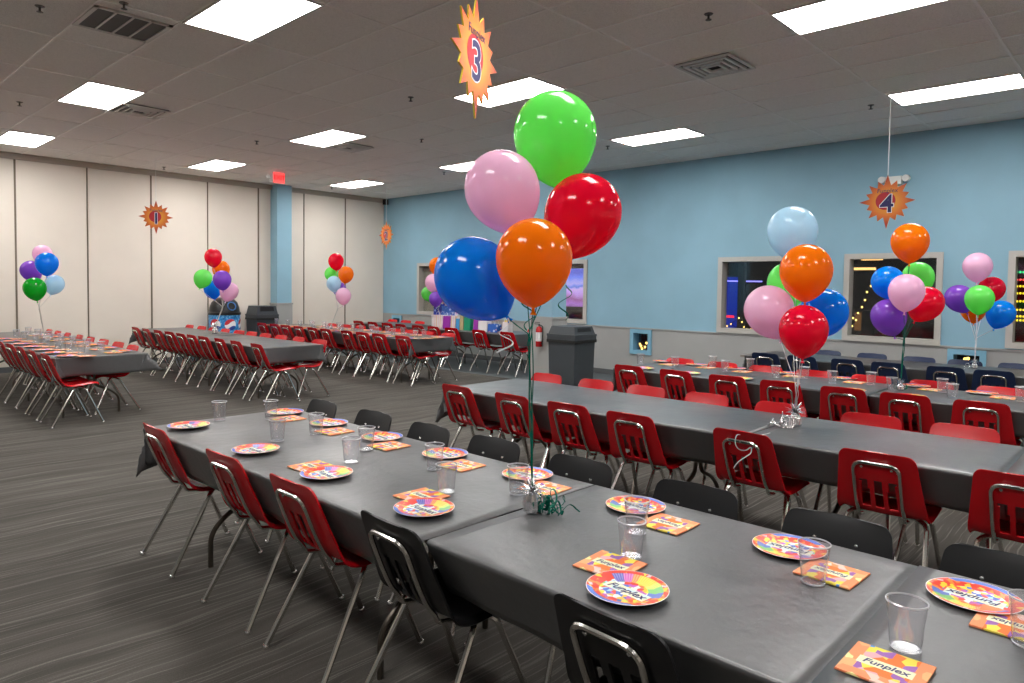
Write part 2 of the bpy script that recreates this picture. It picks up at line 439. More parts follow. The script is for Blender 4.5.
# dim hall beyond the windows
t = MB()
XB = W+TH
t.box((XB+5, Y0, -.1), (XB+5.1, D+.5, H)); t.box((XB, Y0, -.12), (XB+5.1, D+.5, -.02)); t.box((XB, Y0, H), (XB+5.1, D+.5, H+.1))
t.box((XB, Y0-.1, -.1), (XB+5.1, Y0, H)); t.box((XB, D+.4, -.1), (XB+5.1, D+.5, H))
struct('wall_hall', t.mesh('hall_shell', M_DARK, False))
M_ROOMTONE = mat('lit_room_brown', (.24, .215, .17), .8)  # brown of the dimly lit room behind the glass, put on an added panel
sh = thing('lit_room_panel', 'added brown panel standing in for the dimly lit room behind the corner window', 'shade', (W+.14, 12.585, 1))
place('brown_sheet', MB().box((-.003, -.56, 0), (.003, .56, 1.07)).mesh('brown_sheet', M_ROOMTONE, False), sh)
place('lower_strip', MB().box((-.008, -.56, -.02), (.008, .56, .01)).mesh('lower_strip', M_ROOMTONE, False), sh)
def emis(name, c, s): return mat(name, tuple(v*.5 for v in c), .5, emit=c, es=s)
# lit mural
def mural_mat():
    m = mat('lit_mural_print', (.05, .05, .1), .5); gg = G(m); o = gg.obj(); sp = gg.n('ShaderNodeSeparateXYZ'); gg.l(o, sp.inputs[0])
    n = gg.noise(o, 3.0, 3)
    zz = gg.math('ADD', sp.outputs[2], gg.math('MULTIPLY', n, .22))
    c = gg.ramp(zz, [(0, (.10, .03, .14)), (.18, (.38, .16, .55)), (.32, (.30, .10, .32)), (.46, (.52, .30, .75)), (.58, (.62, .45, .90)), (.64, (.10, .20, .70)), (.72, (.45, .42, .95)), (.86, (.16, .24, .85)), (1, (.10, .13, .65))])
    gg.l(c, gg.b.inputs['Emission Color']); gg.b.inputs['Emission Strength'].default_value = .5; gg.l(c, gg.b.inputs['Base Color']); return m
a, b = on_x(563, 268.5, W+2.2), on_x(585, 307, W+2.2)
t = thing('lit_mural', 'glowing blue and violet landscape mural beyond the window behind the trash can', 'mural', (W+2.2, b.y-.3, b.z))
hh = on_x(575, 268.5, W+2.2).z-b.z
me = MB().box((0, 0, 0), (.04, 2.2, 1)).mesh('panel', mural_mat(), False); o = place('panel', me, t); o.scale = (1, 1, hh)
place('frame', MB().box((-.01, -.05, -.05), (.05, 2.25, 0)).box((-.01, -.05, hh), (.05, 2.25, hh+.05)).mesh('frame', M_VOID, False), t)
# blue light panel and neon strip beyond the third window
XX = W+1.6
a, b = on_x(725, 277, XX), on_x(738, 316, XX)
t = thing('blue_light_panel', 'tall panel lit deep blue beyond the window with the neon strip', 'light panel', (XX, b.y-.05, b.z-.35))
place('panel', MB().box((0, 0, 0), (.05, a.y-b.y+.2, a.z-b.z+.35)).mesh('panel', emis('deep_blue_glow', (.004, .018, .30), .45), False), t)
place('frame', MB().box((-.01, -.03, 0), (.06, 0, a.z-b.z+.35)).mesh('frame', M_VOID, False), t)
a, b = on_x(725, 281, XX-.12), on_x(762, 281.5, XX-.12)
t = tag(place('neon_strip', MB().tube([(0, 0, 0), (0, b.y-a.y, b.z-a.z)], .012, 8).mesh('neon_strip', emis('lavender_neon', (.22, .2, .9), 1.2), True), None, a), 'long lavender neon strip crossing a dark window before a blue panel', 'neon light')
a = on_x(741.5, 300, XX-.2)
t = tag(place('steel_post', MB().box((-.04, -.06, 0), (.04, .06, H)).mesh('steel_post', mat('dark_taupe_paint', (.03, .027, .024), .6), False), None, (a.x, a.y, 0)), 'dark square post standing just beyond the window with the neon strip', 'post')
a = on_x(729, 316.5, XX-.25)
t = tag(place('red_sign', MB().box((-.02, -.09, -.02), (.02, .09, .02)).mesh('red_sign', emis('red_glow', (.75, .01, .03), .9), False), None, a), 'small glowing red sign low in the window with the neon strip', 'sign')
def bulbs(name, label, pts, r, m, grp=None, cordm=M_VOID):
    o = thing(name, label, 'string lights', pts[0], 0, grp); p0 = Vector(pts[0])
    place('cord', MB().tube([Vector(p)-p0 for p in pts], .006, 5).mesh('cord', cordm), o)
    b = MB()
    for p in pts:
        b.lathe([(.0005, -r*1.2), (r*.8, -r*.7), (r, 0), (r*.8, r*.7), (.0005, r)], 8, Vector(p)-p0)
    place('bulbs', b.mesh('bulbs', m), o)['kind'] = 'stuff'
    return o
WARM = emis('warm_bulb_glow', (1, .62, .14), 1.8); AMB = emis('amber_glow', (1, .55, .18), 1.0)
bulbs('string_lights', 'warm bulbs heaped along the sill of the window with the neon strip', [on_x(q[0], q[1], XX-.4) for q in ((725, 322), (727, 326), (739, 318), (742, 322), (744, 327), (747, 329), (751, 329), (756, 328), (738, 329), (731, 324))], .014, WARM)
XX = W+1.5
bulbs('string_lights', 'warm bulb string curving down inside the window under the number sign', [on_x(q[0], q[1], XX) for q in ((871, 286), (867, 292), (865, 300), (862, 307), (858, 313), (853, 318), (851, 321), (856, 320), (852, 326), (850, 331))], .016, WARM)
for q, wd, lb in (((859, 268.8), .26, 'amber ceiling lamp seen through the window under the number sign, lower one'), ((872, 259), .16, 'small orange ceiling lamp high in the window under the number sign')):
    a = on_x(q[0], q[1], W+2.5)
    t = thing('hall_lamp', lb, 'lamp', a); place('diffuser', MB().box((-.06, -wd, -.02), (.06, wd, .02)).mesh('diffuser', AMB, False), t)
    place('stem', MB().tube([(0, 0, .02), (0, 0, H-a.z)], .008, 6).mesh('stem', M_VOID), t)
a = on_x(864, 318, W+1.9)
t = tag(place('arcade_cabinet', MB().box((-.3, -.06, 0), (.3, .06, a.z+.12)).box((-.32, -.05, a.z-.2), (-.28, .05, a.z+.1), 1).mesh('arcade_cabinet', [M_DARK, emis('dim_amber_screen', (.16, .07, .02), .35)], False), None, (a.x, a.y, 0)), 'slim dark arcade cabinet with a dim amber face beyond the window', 'arcade cabinet')
XX = W+.9
rows = [(273, (.03, .8, .25), 'green'), (280.5, (1, .06, .05), 'red'), (287, (1, .72, .03), 'topmost yellow'), (294, (1, .72, .03), 'second yellow'), (302, (1, .72, .03), 'third yellow'), (310.5, (1, .72, .03), 'fourth yellow'), (317, (1, .72, .03), 'fifth yellow'), (321, (1, .72, .03), 'lowest yellow')]
for py, cc, nm in rows:
    a = on_x(1016, py, XX)
    pts = [(XX, a.y+.06-.036*k, a.z+.012*math.sin(k*.5)+.006*k*0) for k in range(22)]
    bulbs('led_string', '%s row of the coloured light strings in the window at the picture edge' % nm, pts, .0145, emis(nm.split()[-1]+'_led', cc, .8), 'coloured light strings in the edge window')
XX = W+.7
for k, q in enumerate([((641, 346), (642, 348.5), (645, 347), (646.5, 343), (640, 344)), ((965, 359), (966, 360), (968, 358.5))]):
    bulbs('string_lights', ['yellow bulbs glowing inside the low pale-blue opening beside the trash can', 'single bright cluster of bulbs inside the low opening under the windows'][k], [on_x(p[0], p[1], XX) for p in q], .022, WARM)

# ================================================================ CEILING FIXTURES
light_xy = {}
def troffer_meshes():
    w2, l2 = .292, .60
    d = MB().box((-w2+.01, -l2+.01, -.004), (w2-.01, l2-.01, .004))
    fr = MB()
    for a, b in (((-w2-.008, -l2-.008), (-w2+.012, l2+.008)), ((w2-.012, -l2-.008), (w2+.008, l2+.008)), ((-w2, -l2-.008), (w2, -l2+.012)), ((-w2, l2-.012), (w2, l2+.008))):
        fr.box((a[0], a[1], -.008), (b[0], b[1], .006))
    return d.mesh('diffuser', M_LIGHT, False), fr.mesh('frame', M_WHITEMETAL, False)
DIF, FRM = troffer_meshes()
lamps = {(0, 0): (2.70, 5.49), (0, 1): (2.70, 9.25), (0, 2): (2.71, 12.97), (1, 0): (5.71, 5.49), (1, -1): (5.73, 1.77), (2, -1): (8.76, 1.75), (2, 0): (8.74, 5.43),
         (1, 2): (5.70, 12.93), (1, 1): (5.72, 9.22), (2, 2): (8.70, 12.85), (2, 1): (8.70, 9.22), (0, -1): (2.70, 1.77), (0, -2): (2.70, -1.95), (1, -2): (5.71, -1.95), (2, -2): (8.74, -1.95),
         (-1, 0): (-.32, 5.49), (-1, 1): (-.32, 9.22), (-1, 2): (-.32, 12.95), (-1, -1): (-.32, 1.77), (-1, -2): (-.32, -1.95)}
ROWN = {-2: 'behind the viewpoint', -1: 'fourth from the beige panels', 0: 'third from the beige panels', 1: 'second from the beige panels', 2: 'beside the beige panels'}
COLN = {-1: 'ceiling row outside the view', 0: 'third ceiling row from the blue wall', 1: 'second ceiling row from the blue wall', 2: 'ceiling row along the blue wall'}
for (i, j), (lx, ly) in lamps.items():
    o = thing('ceiling_light', 'lit panel in the %s, %s' % (COLN[i], ROWN[j]), 'ceiling light', (lx, ly, H-.007), 0, 'lit ceiling panels')
    place('diffuser', DIF, o); place('frame', FRM, o)
def diffuser_vent():
    b = MB()
    for k in range(4):
        s = .285-.062*k; z0, z1 = -.004-.004*k, .010-.002*k
        for a, c in (((-s, -s), (-s+.030, s)), ((s-.030, -s), (s, s)), ((-s+.03, -s), (s-.03, -s+.030)), ((-s+.03, s-.030), (s-.03, s))):
            b.box((a[0], a[1], z0), (c[0], c[1], z1))
    return b.mesh('louvre', M_WHITEMETAL, False), MB().box((-.27, -.27, .012), (.27, .27, .02)).mesh('backing', M_VOID, False)
LV, BK = diffuser_vent()
for (px, py), lb in (((6.33, 3.30), 'square louvred air diffuser in the ceiling between two light rows near signs'), ((3.24, 9.6), 'square air diffuser beside the lit panel above the open carpet'), ((6.28, 9.5), 'square air diffuser beside the lit panel above the far tables')):
    o = thing('air_diffuser', lb, 'air vent', (px, py, H-.022), 0, 'square ceiling diffusers'); place('louvre', LV, o); place('backing', BK, o)
o = thing('return_grille', 'wide ceiling return grille with four dark mesh bays', 'air vent', (2.09, 6.55, H-.016))
b = MB(); s = .30
for a, c in (((-s, -s), (-s+.035, s)), ((s-.035, -s), (s, s)), ((-s, -s), (s, -s+.03)), ((-s, s-.03), (s, s))): b.box((a[0], a[1], 0), (c[0], c[1], .016))
for k in (-1, 0, 1): b.box((k*.133-.008, -s, 0), (k*.133+.008, s, .016))
place('frame', b.mesh('frame', M_WHITEMETAL, False), o)
for k in range(4):
    x = -s+.035+.133*k
    place('mesh_bay', MB().box((x, -.27, .008), (x+.13, .27, .014)).mesh('mesh_bay', M_GRILLE, False), o)
def sprinkler_meshes():
    a = MB().lathe([(.0005, -.006), (.03, -.006), (.036, 0), (.0005, .001)], 14)
    b = MB().tube([(0, 0, 0), (0, 0, -.04)], .009, 8).lathe([(.0005, -.05), (.024, -.048), (.024, -.044), (.0005, -.04)], 10)
    return a.mesh('escutcheon', M_BRASS), b.mesh('spray_head', M_BRASS)
E1, E2 = sprinkler_meshes()
spr = [(1.51, 6.63, 'beside the return grille'), (2.13, 10.34, 'past the lit panel over the open carpet'), (1.94, 6.05, 'close to the return grille and bright panel'), (5.12, 6.48, 'beyond the starburst with the number three'), (5.13, 2.74, 'in the tile before the louvred diffuser'),
       (8.83, 6.35, 'beside the green balloon near the blue wall'), (8.84, 2.62, 'next to the hanging number four string'), (5.14, 10.26, 'between lit panels over the far tables'), (5.14, 13.94, 'near the beige panels above the number one sign'), (6.67, 8.18, 'in the mid ceiling near the far tables'), (8.63, 13.71, 'by the lit panel in the far corner'), (8.86, 10.18, 'above the pink balloon near the blue wall')]
for x, y, lb in spr:
    o = thing('fire_sprinkler', 'small dark ceiling sprinkler head ' + lb, 'sprinkler', (x, y, H-.001), 0, 'ceiling sprinklers'); place('escutcheon', E1, o); place('spray_head', E2, o)
o = thing('corner_sensor', 'small black motion sensor at the ceiling corner beside the blue wall', 'sensor', (10.62, 14.42, 3.70))
place('body', MB().box((-.05, -.05, -.07), (.05, .05, .06)).mesh('body', M_RUBBER, False), o); place('lens', MB().box((-.055, -.03, -.05), (-.05, .03, 0)).mesh('lens', M_VOID, False), o)
# exit sign on the ceiling before the column
o = thing('exit_sign', 'red glowing EXIT sign on the ceiling by the blue column', 'exit sign', (6.83, 12.73, H-.215))
place('housing', MB().box((-.115, -.02, 0), (.115, .02, .20)).mesh('housing', M_EXITBODY, False), o)
e = place('letters', text_mesh('letters', 'EXIT', .118, .002, mat('dark_red_letters', (.5, .01, .015), .5, emit=(.7, .0, .01), es=.5), bold=.003), o, (0, -.023, .10)); e.rotation_euler = (PI/2, 0, 0)
for sx in (-.16, -.23):
    place('lamp_head', MB().lathe([(.0005, -.02), (.028, -.02), (.034, .02), (.0005, .025)], 12, (0, 0, 0), 0, Matrix.Rotation(PI/2, 3, 'X')).tube([(0, 0, .02), (0, 0, .07)], .006, 6).mesh('lamp_head', M_WHITE), o, (sx, 0, .10 if sx < -.2 else .03))
# emergency light on the blue wall
p = on_x(891, 181, W-.04)
o = thing('emergency_light', 'white twin-head emergency light on the blue wall behind the number four', 'emergency light', (W-.05, p.y-.04, p.z))
place('housing', MB().box((-.04, -.10, -.055), (.05, .10, .055)).mesh('housing', M_WHITE, False), o)
for k in (-.15, .15): place('lamp_head', MB().lathe([(.0005, -.03), (.045, -.03), (.05, .03), (.0005, .035)], 14, (0, 0, 0), 0, Matrix.Rotation(PI/2, 3, 'Y')).mesh('lamp_head', M_WHITE), o, (-.01, k, .02))

# ================================================================ CHAIRS
PROF = [(-.034, .800), (-.020, .770), (.000, .720), (.022, .660), (.046, .600), (.070, .545), (.094, .500), (.122, .466), (.158, .446), (.205, .438), (.27, .440), (.34, .448), (.40, .455), (.438, .455), (.460, .446), (.468, .432)]
def prof_at(t):
    s = t*(len(PROF)-1); i = min(int(s), len(PROF)-2); u = s-i
    P = [PROF[max(i-1, 0)], PROF[i], PROF[i+1], PROF[min(i+2, len(PROF)-1)]]
    def cr(a, b, c, d): return .5*(2*b+(c-a)*u+(2*a-5*b+4*c-d)*u*u+(3*b-a-3*c+d)*u**3)
    return cr(*[p[0] for p in P]), cr(*[p[1] for p in P])
def shell_mesh(m, slots=True):
    bm = bmesh.new(); NR, NC = 64, 40
    L = [prof_at((.07*i/14) if i < 14 else .07+.93*(i-14)/(NR-14)) for i in range(NR+1)]
    ln = [0]
    for i in range(NR): ln.append(ln[-1]+math.hypot(L[i+1][0]-L[i][0], L[i+1][1]-L[i][1]))
    tot = ln[-1]; V = []
    for i in range(NR+1):
        x, z = L[i]; s = ln[i]; e = tot-s
        back = max(0, min(1, (z-.47)/.1)) if s < tot*.5 else 0
        hw = .175+.036*min(1, s/.32)
        rc = .046
        if s < rc: hw = hw-rc+math.sqrt(max(0, rc*rc-(rc-s)**2))
        rf = .05
        if e < rf: hw = hw-rf+math.sqrt(max(0, rf*rf-(rf-e)**2))
        row = []
        for j in range(NC+1):
            tt = -1+2*j/NC; q = tt*tt
            lip = max(0, (abs(tt)-.9)/.1)**2
            row.append(bm.verts.new((x+.012*q*back, tt*hw, z+(1-back)*(.012*q-.016*lip))))
        V.append(row)
    for i in range(NR):
        for j in range(NC):
            x = sum(v.co.x for v in (V[i][j], V[i+1][j+1]))/2; zc = (V[i][j].co.z+V[i+1][j+1].co.z)/2; yc = (V[i][j].co.y+V[i+1][j+1].co.y)/2
            if slots and .488 < zc < .645 and x < .13 and any(abs(yc-k) < .0190 for k in (-.064, 0, .064)): continue
            bm.faces.new((V[i][j], V[i+1][j], V[i+1][j+1], V[i][j+1]))
    bmesh.ops.recalc_face_normals(bm, faces=bm.faces[:])
    bmesh.ops.solidify(bm, geom=bm.faces[:], thickness=.008)
    loose = [v for v in bm.verts if not v.link_faces]; bmesh.ops.delete(bm, geom=loose, context='VERTS')
    me = bpy.data.meshes.new('seat_shell'); bm.to_mesh(me); bm.free(); me.materials.append(m)
    me.polygons.foreach_set('use_smooth', [True]*len(me.polygons)); me.set_sharp_from_angle(angle=math.radians(45))
    return me
def back_x(z):
    for (xa, za), (xb, zb) in zip(PROF[:-1], PROF[1:]):
        if zb <= z <= za: return xa+(xb-xa)*(za-z)/(za-zb)
    return .12
off = .016
zs = [.740, .615, .555, .50, .465]
side = [(back_x(z)-off+0.003, .108, z) for z in zs] + [(.125, .108, .432), (.20, .108, .418)]
loop = [(x, -y, z) for x, y, z in side[::-1]] + side
LOOP = MB().tube(rounded(loop, .055, 8), .0095, 8).mesh('back_frame', M_CHROME)
def leg_mesh(sx, sy):
    if sx < 0: p = [(.30, 0.09*sy, .424), (.255, .150*sy, .420), (.222, .188*sy, .405), (.0, .228*sy, .010)]
    else: p = [(.26, .09*sy, .424), (.305, .150*sy, .420), (.332, .188*sy, .405), (.50, .228*sy, .010)]
    return MB().tube(rounded(p, .05), .0125, 8).mesh('leg', M_CHROME)
LEGS = [leg_mesh(a, b) for a in (-1, 1) for b in (-1, 1)]
GLD = [MB().lathe([(.0005, 0), (.016, .001), (.017, .010), (.013, .020), (.0005, .022)], 10, ((0 if a < 0 else .50), .228*b, 0)).mesh('glide', M_GLIDE) for a in (-1, 1) for b in (-1, 1)]
def rivet(sy):
    xx = back_x(.715)+.004
    mm = Matrix.Rotation(PI/2-.3, 3, 'Y')
    return MB().lathe([(.0075, 0), (.006, .004), (.0005, .005)], 10, (xx+.006, sy*.07, .715), 0, mm).lathe([(.0075, 0), (.006, -.004), (.0005, -.005)], 10, (xx-.010, sy*.07, .715), 0, mm).mesh('rivet', M_GLIDE)
RIV = [rivet(-1), rivet(1)]
def chair_proto(m, glides, name='stacking_chair'):
    o = proto(place(name, None)); o.empty_display_size = .1
    place('seat_shell', shell_mesh(m), o); place('back_frame', LOOP, o)
    for l, gl in zip(LEGS, GLD):
        x = place('leg', l, o)
        if glides: place('glide', gl, x)
    for r in RIV: place('rivet', r, o)
    return o
CH = {'red': chair_proto(M_RED, True), 'black': chair_proto(M_BLACK, True), 'navy': chair_proto(M_NAVY, False)}
TD = {'T1': 'the place-set table with black chairs', 'T2': 'the bare table beside the trash can', 'T3': 'the place-set table next to navy chairs', 'T4': 'the bare table along the blue wall',
      'LA': 'the outermost place-set table by beige panels', 'LB': 'the bare table before the soda barrel', 'LC': 'the place-set table before the blue column', 'LD': 'the table of gift bags'}
RUN = {k: v.replace('table', 'run', 1) for k, v in TD.items()}
CHAIRS = {}
def chairs(tb, side, xtop, ys, cols):
    """xtop: where the top of the back stands; side -1 turns its back to the viewpoint"""
    CHAIRS[tb, side] = ys
    for k, y in enumerate(ys):
        c = cols[k] if isinstance(cols, list) else cols
        jit = random.uniform(-.05, .05)
        xt = xtop[k] if isinstance(xtop, list) else xtop
        x = xt+.034 if side < 0 else xt-.034
        lb = '%s chair, %s, %s from the aisle at %s' % (c, 'back turned' if side < 0 else 'facing viewer', ORD[k], TD[tb])
        copy_of(CH[c], (x+random.uniform(-.012, .012), y, 0), (0 if side < 0 else PI)+jit, lb, 'chair', '%s chairs' % c)
chairs('T1', -1, [1.432, 1.43, 1.425, 1.41, 1.385], [4.10, 3.23, 2.60, 1.92, .99], ['red', 'red', 'red', 'black', 'black'])
chairs('T1', 1, 2.62, [4.20, 3.63, 3.07, 2.56, 1.98, 1.38, .83, .32], 'black')
chairs('T2', -1, 3.765, [4.19, 3.57, 3.03, 2.51, 1.75, 1.04, .45], 'red')
chairs('T2', 1, 4.96, [4.18, 3.62, 3.11, 2.57, 1.99, 1.39, .87], 'red')
chairs('T3', -1, 6.13, [4.11, 3.56, 3.01, 2.50, 1.97, 1.50, .99], 'red')
chairs('T3', 1, 7.27, [4.12, 3.59, 3.10, 2.60, 2.06, 1.55, 1.02], 'red')
chairs('T4', -1, 8.74, [3.77, 3.30, 2.77, 2.32, 1.75, 1.31], 'navy')
chairs('T4', 1, 9.88, [3.36, 2.80, 2.25, 1.76, 1.25], 'navy')
chairs('LA', -1, 2.02, [8.97, 9.55, 10.12, 10.68, 11.22], 'red')
chairs('LA', 1, 3.17, [9.55, 10.15, 10.75, 11.3, 11.85, 12.4, 12.95, 13.45], 'red')
chairs('LB', -1, 4.41, [8.86, 9.48, 10.03, 10.53, 10.98, 11.38, 11.90, 12.36, 12.88, 13.4], 'red')
chairs('LB', 1, 5.50, [8.98, 9.60, 10.1, 10.6, 11.12, 11.56, 12.08, 12.6, 13.08, 13.60], 'red')
chairs('LC', -1, 6.88, [8.93, 9.56, 10.03, 10.50, 11.16, 11.62, 12.14, 12.62, 13.08, 13.58], 'red')
chairs('LC', 1, 7.99, [8.98, 9.55, 10.03, 10.50, 11.1, 11.6, 12.1, 12.6], 'red')
chairs('LD', -1, 9.01, [8.64, 9.37, 10.13, 10.68, 11.15, 11.72, 12.21, 12.74, 13.27], 'red')
chairs('LD', 1, 10.12, [8.90, 12.36, 12.89, 13.4], 'red')

# ================================================================ TABLES
ZT = .745
def table_proto(L, name='folding_table'):
    o = proto(place(name, None)); o.empty_display_size = .1
    t = MB().box((-.435, -L/2, ZT-.032), (.435, L/2, ZT-.004)); place('tabletop', t.mesh('tabletop', M_TTOP, False), o)
    for sy in (-1, 1):
        y = sy*(L/2-.42)
        for sx in (-1, 1):
            p = [(sx*.30, y, .0), (sx*.30, y, .19), (sx*.20, y, .285), (sx*.035, y, .35), (sx*.035, y, ZT-.034)]
            place('leg', MB().tube(rounded(p, .06), .0145, 8).mesh('leg', M_DARKTUBE), o)
        place('brace', MB().tube([(0, y, .42), (0, y-sy*.42, ZT-.036)], .009, 6).tube([(-.035, y, .42), (.035, y, .42)], .009, 6).mesh('brace', M_DARKTUBE), o)
    return o
TP = table_proto(2.44); TP2 = table_proto(2.46)
def tables(tb, xc, spans):
    for k, (a, b) in enumerate(spans):
        copy_of(TP, (xc, (a+b)/2, 0), 0, '%s covered table from the aisle in %s' % (ORD[k], RUN[tb]), 'table', 'folding tables under dark cloths')
def cloth(tb, nm, x0, x1, y0, y1, drop=.225, sides=(1, 1, 1, 1), lift=0, peel=None, lab='', slant=.46):
    """dark sheet over a table: hangs on the sides flagged (x-, x+, y-, y+)"""
    st = .03
    def axis(a, b, lo, hi):
        n = max(2, int(round((b-a)/.06))); base = [a+(b-a)*k/n for k in range(n+1)]
        ex = [.004, .009, .015, .022, .03]+[.03+(drop-.03)*k/6 for k in range(1, 7)]
        return ([a-e for e in ex[::-1]] if lo else [])+base+([b+e for e in ex] if hi else [])
    us, vs = axis(x0, x1, sides[0], sides[1]), axis(y0, y1, sides[2], sides[3])
    rnd = random.Random(ord(nm)*31 + int(x0*10)); ph = [rnd.uniform(0, 6) for _ in range(6)]
    R = .012; z = ZT+lift
    bm = bmesh.new(); V = []
    for u in us:
        row = []
        for v in vs:
            ex = (x0-u) if u < x0 else (u-x1 if u > x1 else 0); sx = -1 if u < x0 else 1
            ey = (y0-v) if v < y0 else (v-y1 if v > y1 else 0); sy = -1 if v < y0 else 1
            bx, by = min(max(u, x0), x1), min(max(v, y0), y1)
            e = math.hypot(ex, ey); e = e if min(ex, ey) <= 0 else max(ex, ey)+.30*min(ex, ey)
            if e < 1e-6:
                p = Vector((bx, by, z+.0012*math.sin(bx*9+ph[0])*math.sin(by*5+ph[1])))
            else:
                hy = math.hypot(ex, ey); dx, dy = ex/hy*sx, ey/hy*sy
                arc = R*PI/2
                if e < arc: a = e/R; out, dn = R*math.sin(a), R*(1-math.cos(a))
                else: out, dn = R, R+(e-arc)
                hang = max(0, e-arc)
                cor = min(ex, ey)
                out += .25*cor
                wob = .012*math.sin((by if ex > ey else bx)*7+ph[2])*hang/drop + .006*math.sin((by if ex > ey else bx)*17+ph[3])*hang/drop
                ins = slant*hang if (ex > 0 and cor < .02) else (slant*hang*max(0, 1-cor/.12) if ex > 0 else 0)
                px_ = bx+dx*(out+wob)-(sx*ins if ex > 0 else 0); py_ = by+dy*(out+wob)
                dn2 = dn*(1-.0*cor)
                p = Vector((px_, py_, z-dn2))
                if peel and cor > 0 and sx == peel[0] and sy == peel[1]:
                    p += Vector((sx*.5*cor, sy*.25*cor, .35*cor))
            row.append(bm.verts.new(p))
        V.append(row)
    for i in range(len(us)-1):
        for j in range(len(vs)-1): bm.faces.new((V[i][j], V[i+1][j], V[i+1][j+1], V[i][j+1]))
    bmesh.ops.recalc_face_normals(bm, faces=bm.faces[:])
    if V[len(us)//2][len(vs)//2].normal.z < 0: bmesh.ops.reverse_faces(bm, faces=bm.faces[:])
    bm.normal_update(); nu, nv = len(us), len(vs)
    Wd = [[bm.verts.new(q.co-q.normal*.0012) for q in row] for row in V]
    for i in range(nu-1):
        for j in range(nv-1): bm.faces.new((Wd[i][j], Wd[i][j+1], Wd[i+1][j+1], Wd[i+1][j]))
    rimv = [(i, 0) for i in range(nu)]+[(nu-1, j) for j in range(1, nv)]+[(i, nv-1) for i in range(nu-2, -1, -1)]+[(0, j) for j in range(nv-2, 0, -1)]
    for (a, b), (c, d) in zip(rimv, rimv[1:]+rimv[:1]): bm.faces.new((V[a][b], Wd[a][b], Wd[c][d], V[c][d]))
    bmesh.ops.recalc_face_normals(bm, faces=bm.faces[:])
    me = bpy.data.meshes.new('tablecloth'); bm.to_mesh(me); bm.free(); me.materials.append(M_CLOTH)
    me.polygons.foreach_set('use_smooth', [True]*len(me.polygons))
    o = place('tablecloth', me); tag(o, lab, 'tablecloth', 'dark plastic tablecloths'); return o
FR = [('T1', 1.495, 2.44), ('T2', 3.88, 4.80), ('T3', 6.24, 7.15), ('T4', 8.85, 9.76)]
BKR = [('LA', 2.14, 3.09), ('LB', 4.485, 5.395), ('LC', 6.96, 7.875), ('LD', 9.10, 10.00)]
for tb, a, b in FR:
    ye = {'T1': 4.37, 'T2': 4.43, 'T3': 4.34, 'T4': 4.06}[tb]
    tables(tb, (a+b)/2, [(1.79, ye), (1.79-2.44, 1.785)])
    nm = TD[tb]
    cloth(tb, 'a', a, b, 1.795, ye, sides=(1, 1, 0, 1), drop=.235, lab='dark tablecloth, aisle end, on %s' % nm)
    cloth(tb, 'b', a+.006, b-.004, .52, 1.782, sides=(1, 1, 0, 0), lift=.002, drop=.215, lab='short middle sheet of tablecloth on %s' % nm)
    cloth(tb, 'c', a, b, -.65, .535, sides=(1, 1, 1, 0), lift=.005, lab='last dark tablecloth from the aisle on %s' % nm)
for tb, a, b in BKR:
    y0 = {'LA': 8.98, 'LB': 8.80, 'LC': 8.78, 'LD': 8.58}[tb]
    tables(tb, (a+b)/2, [(y0, y0+2.44), (y0+2.45, y0+4.89)])
    nm = TD[tb]
    cloth(tb, 'a', a, b, y0, y0+2.44, sides=(1, 1, 1, 0), lab='dark tablecloth, aisle end, on %s' % nm, peel=(1, -1) if tb == 'LA' else None)
    cloth(tb, 'b', a, b, y0+2.43, y0+4.89, sides=(1, 1, 0, 1), lift=.003, lab='last dark tablecloth from the aisle on %s' % nm)

# ================================================================ PLACE SETTINGS
prof = [(.0005, .0012), (.078, .0012), (.086, .005), (.100, .009), (.1145, .0115), (.116, .0112), (.1145, .0095), (.100, .0065), (.087, .0025), (.079, 0), (.0005, 0)]
pm = MB().lathe(prof, 40)
ntop = 4*40
pm.mi = [0 if i < ntop else 1 for i in range(len(pm.f))]
PLATE = proto(place('party_plate', pm.mesh('party_plate', [M_PLATE, M_WHITEINK])))
place('printed_word', text_mesh('printed_word', 'Funplex', .040, .0002, M_NAVYINK, .25, bold=.0006), PLATE, (0, -.004, .0018))
nm_ = MB().box((-.083, -.083, 0), (.083, .083, .0022)).box((-.082, -.082, .0024), (.083, .082, .0042))
NAP = proto(place('party_napkin', nm_.mesh('party_napkin', M_NAPKIN, False)))
place('printed_word', text_mesh('printed_word', 'Funplex', .030, .0002, M_NAVYINK, .2, bold=.0004), NAP, (0, 0, .0046))
CUP = proto(place('plastic_cup', MB().lathe([(.0005, .004), (.030, .004), (.031, .003), (.0325, .0), (.033, .003), (.0345, .018), (.0352, .019), (.0395, .075), (.0415, .086), (.0445, .115), (.0437, .115), (.0406, .086), (.0387, .075), (.0345, .019), (.0315, .006)], 28).mesh('plastic_cup', M_CUP)))
place('rim', MB().lathe([(.0442, .1135), (.0462, .1145), (.0462, .1175), (.0442, .1185), (.0432, .116), (.0442, .1135)], 28).mesh('rim', M_CUPRIM), CUP)
place('base_ring', MB().lathe([(.0305, .0005), (.0332, .0005), (.0338, .004), (.0315, .0045), (.0305, .0005)], 28).mesh('base_ring', M_CUPRIM), CUP)
NAPZ, PLZ, CZ = ZT+.0035, ZT+.0085, ZT+.0035
def zt(tb, y):
    return ZT+(.002 if False else .0)
SD = {-1: 'turned chairs', 1: 'facing chairs'}
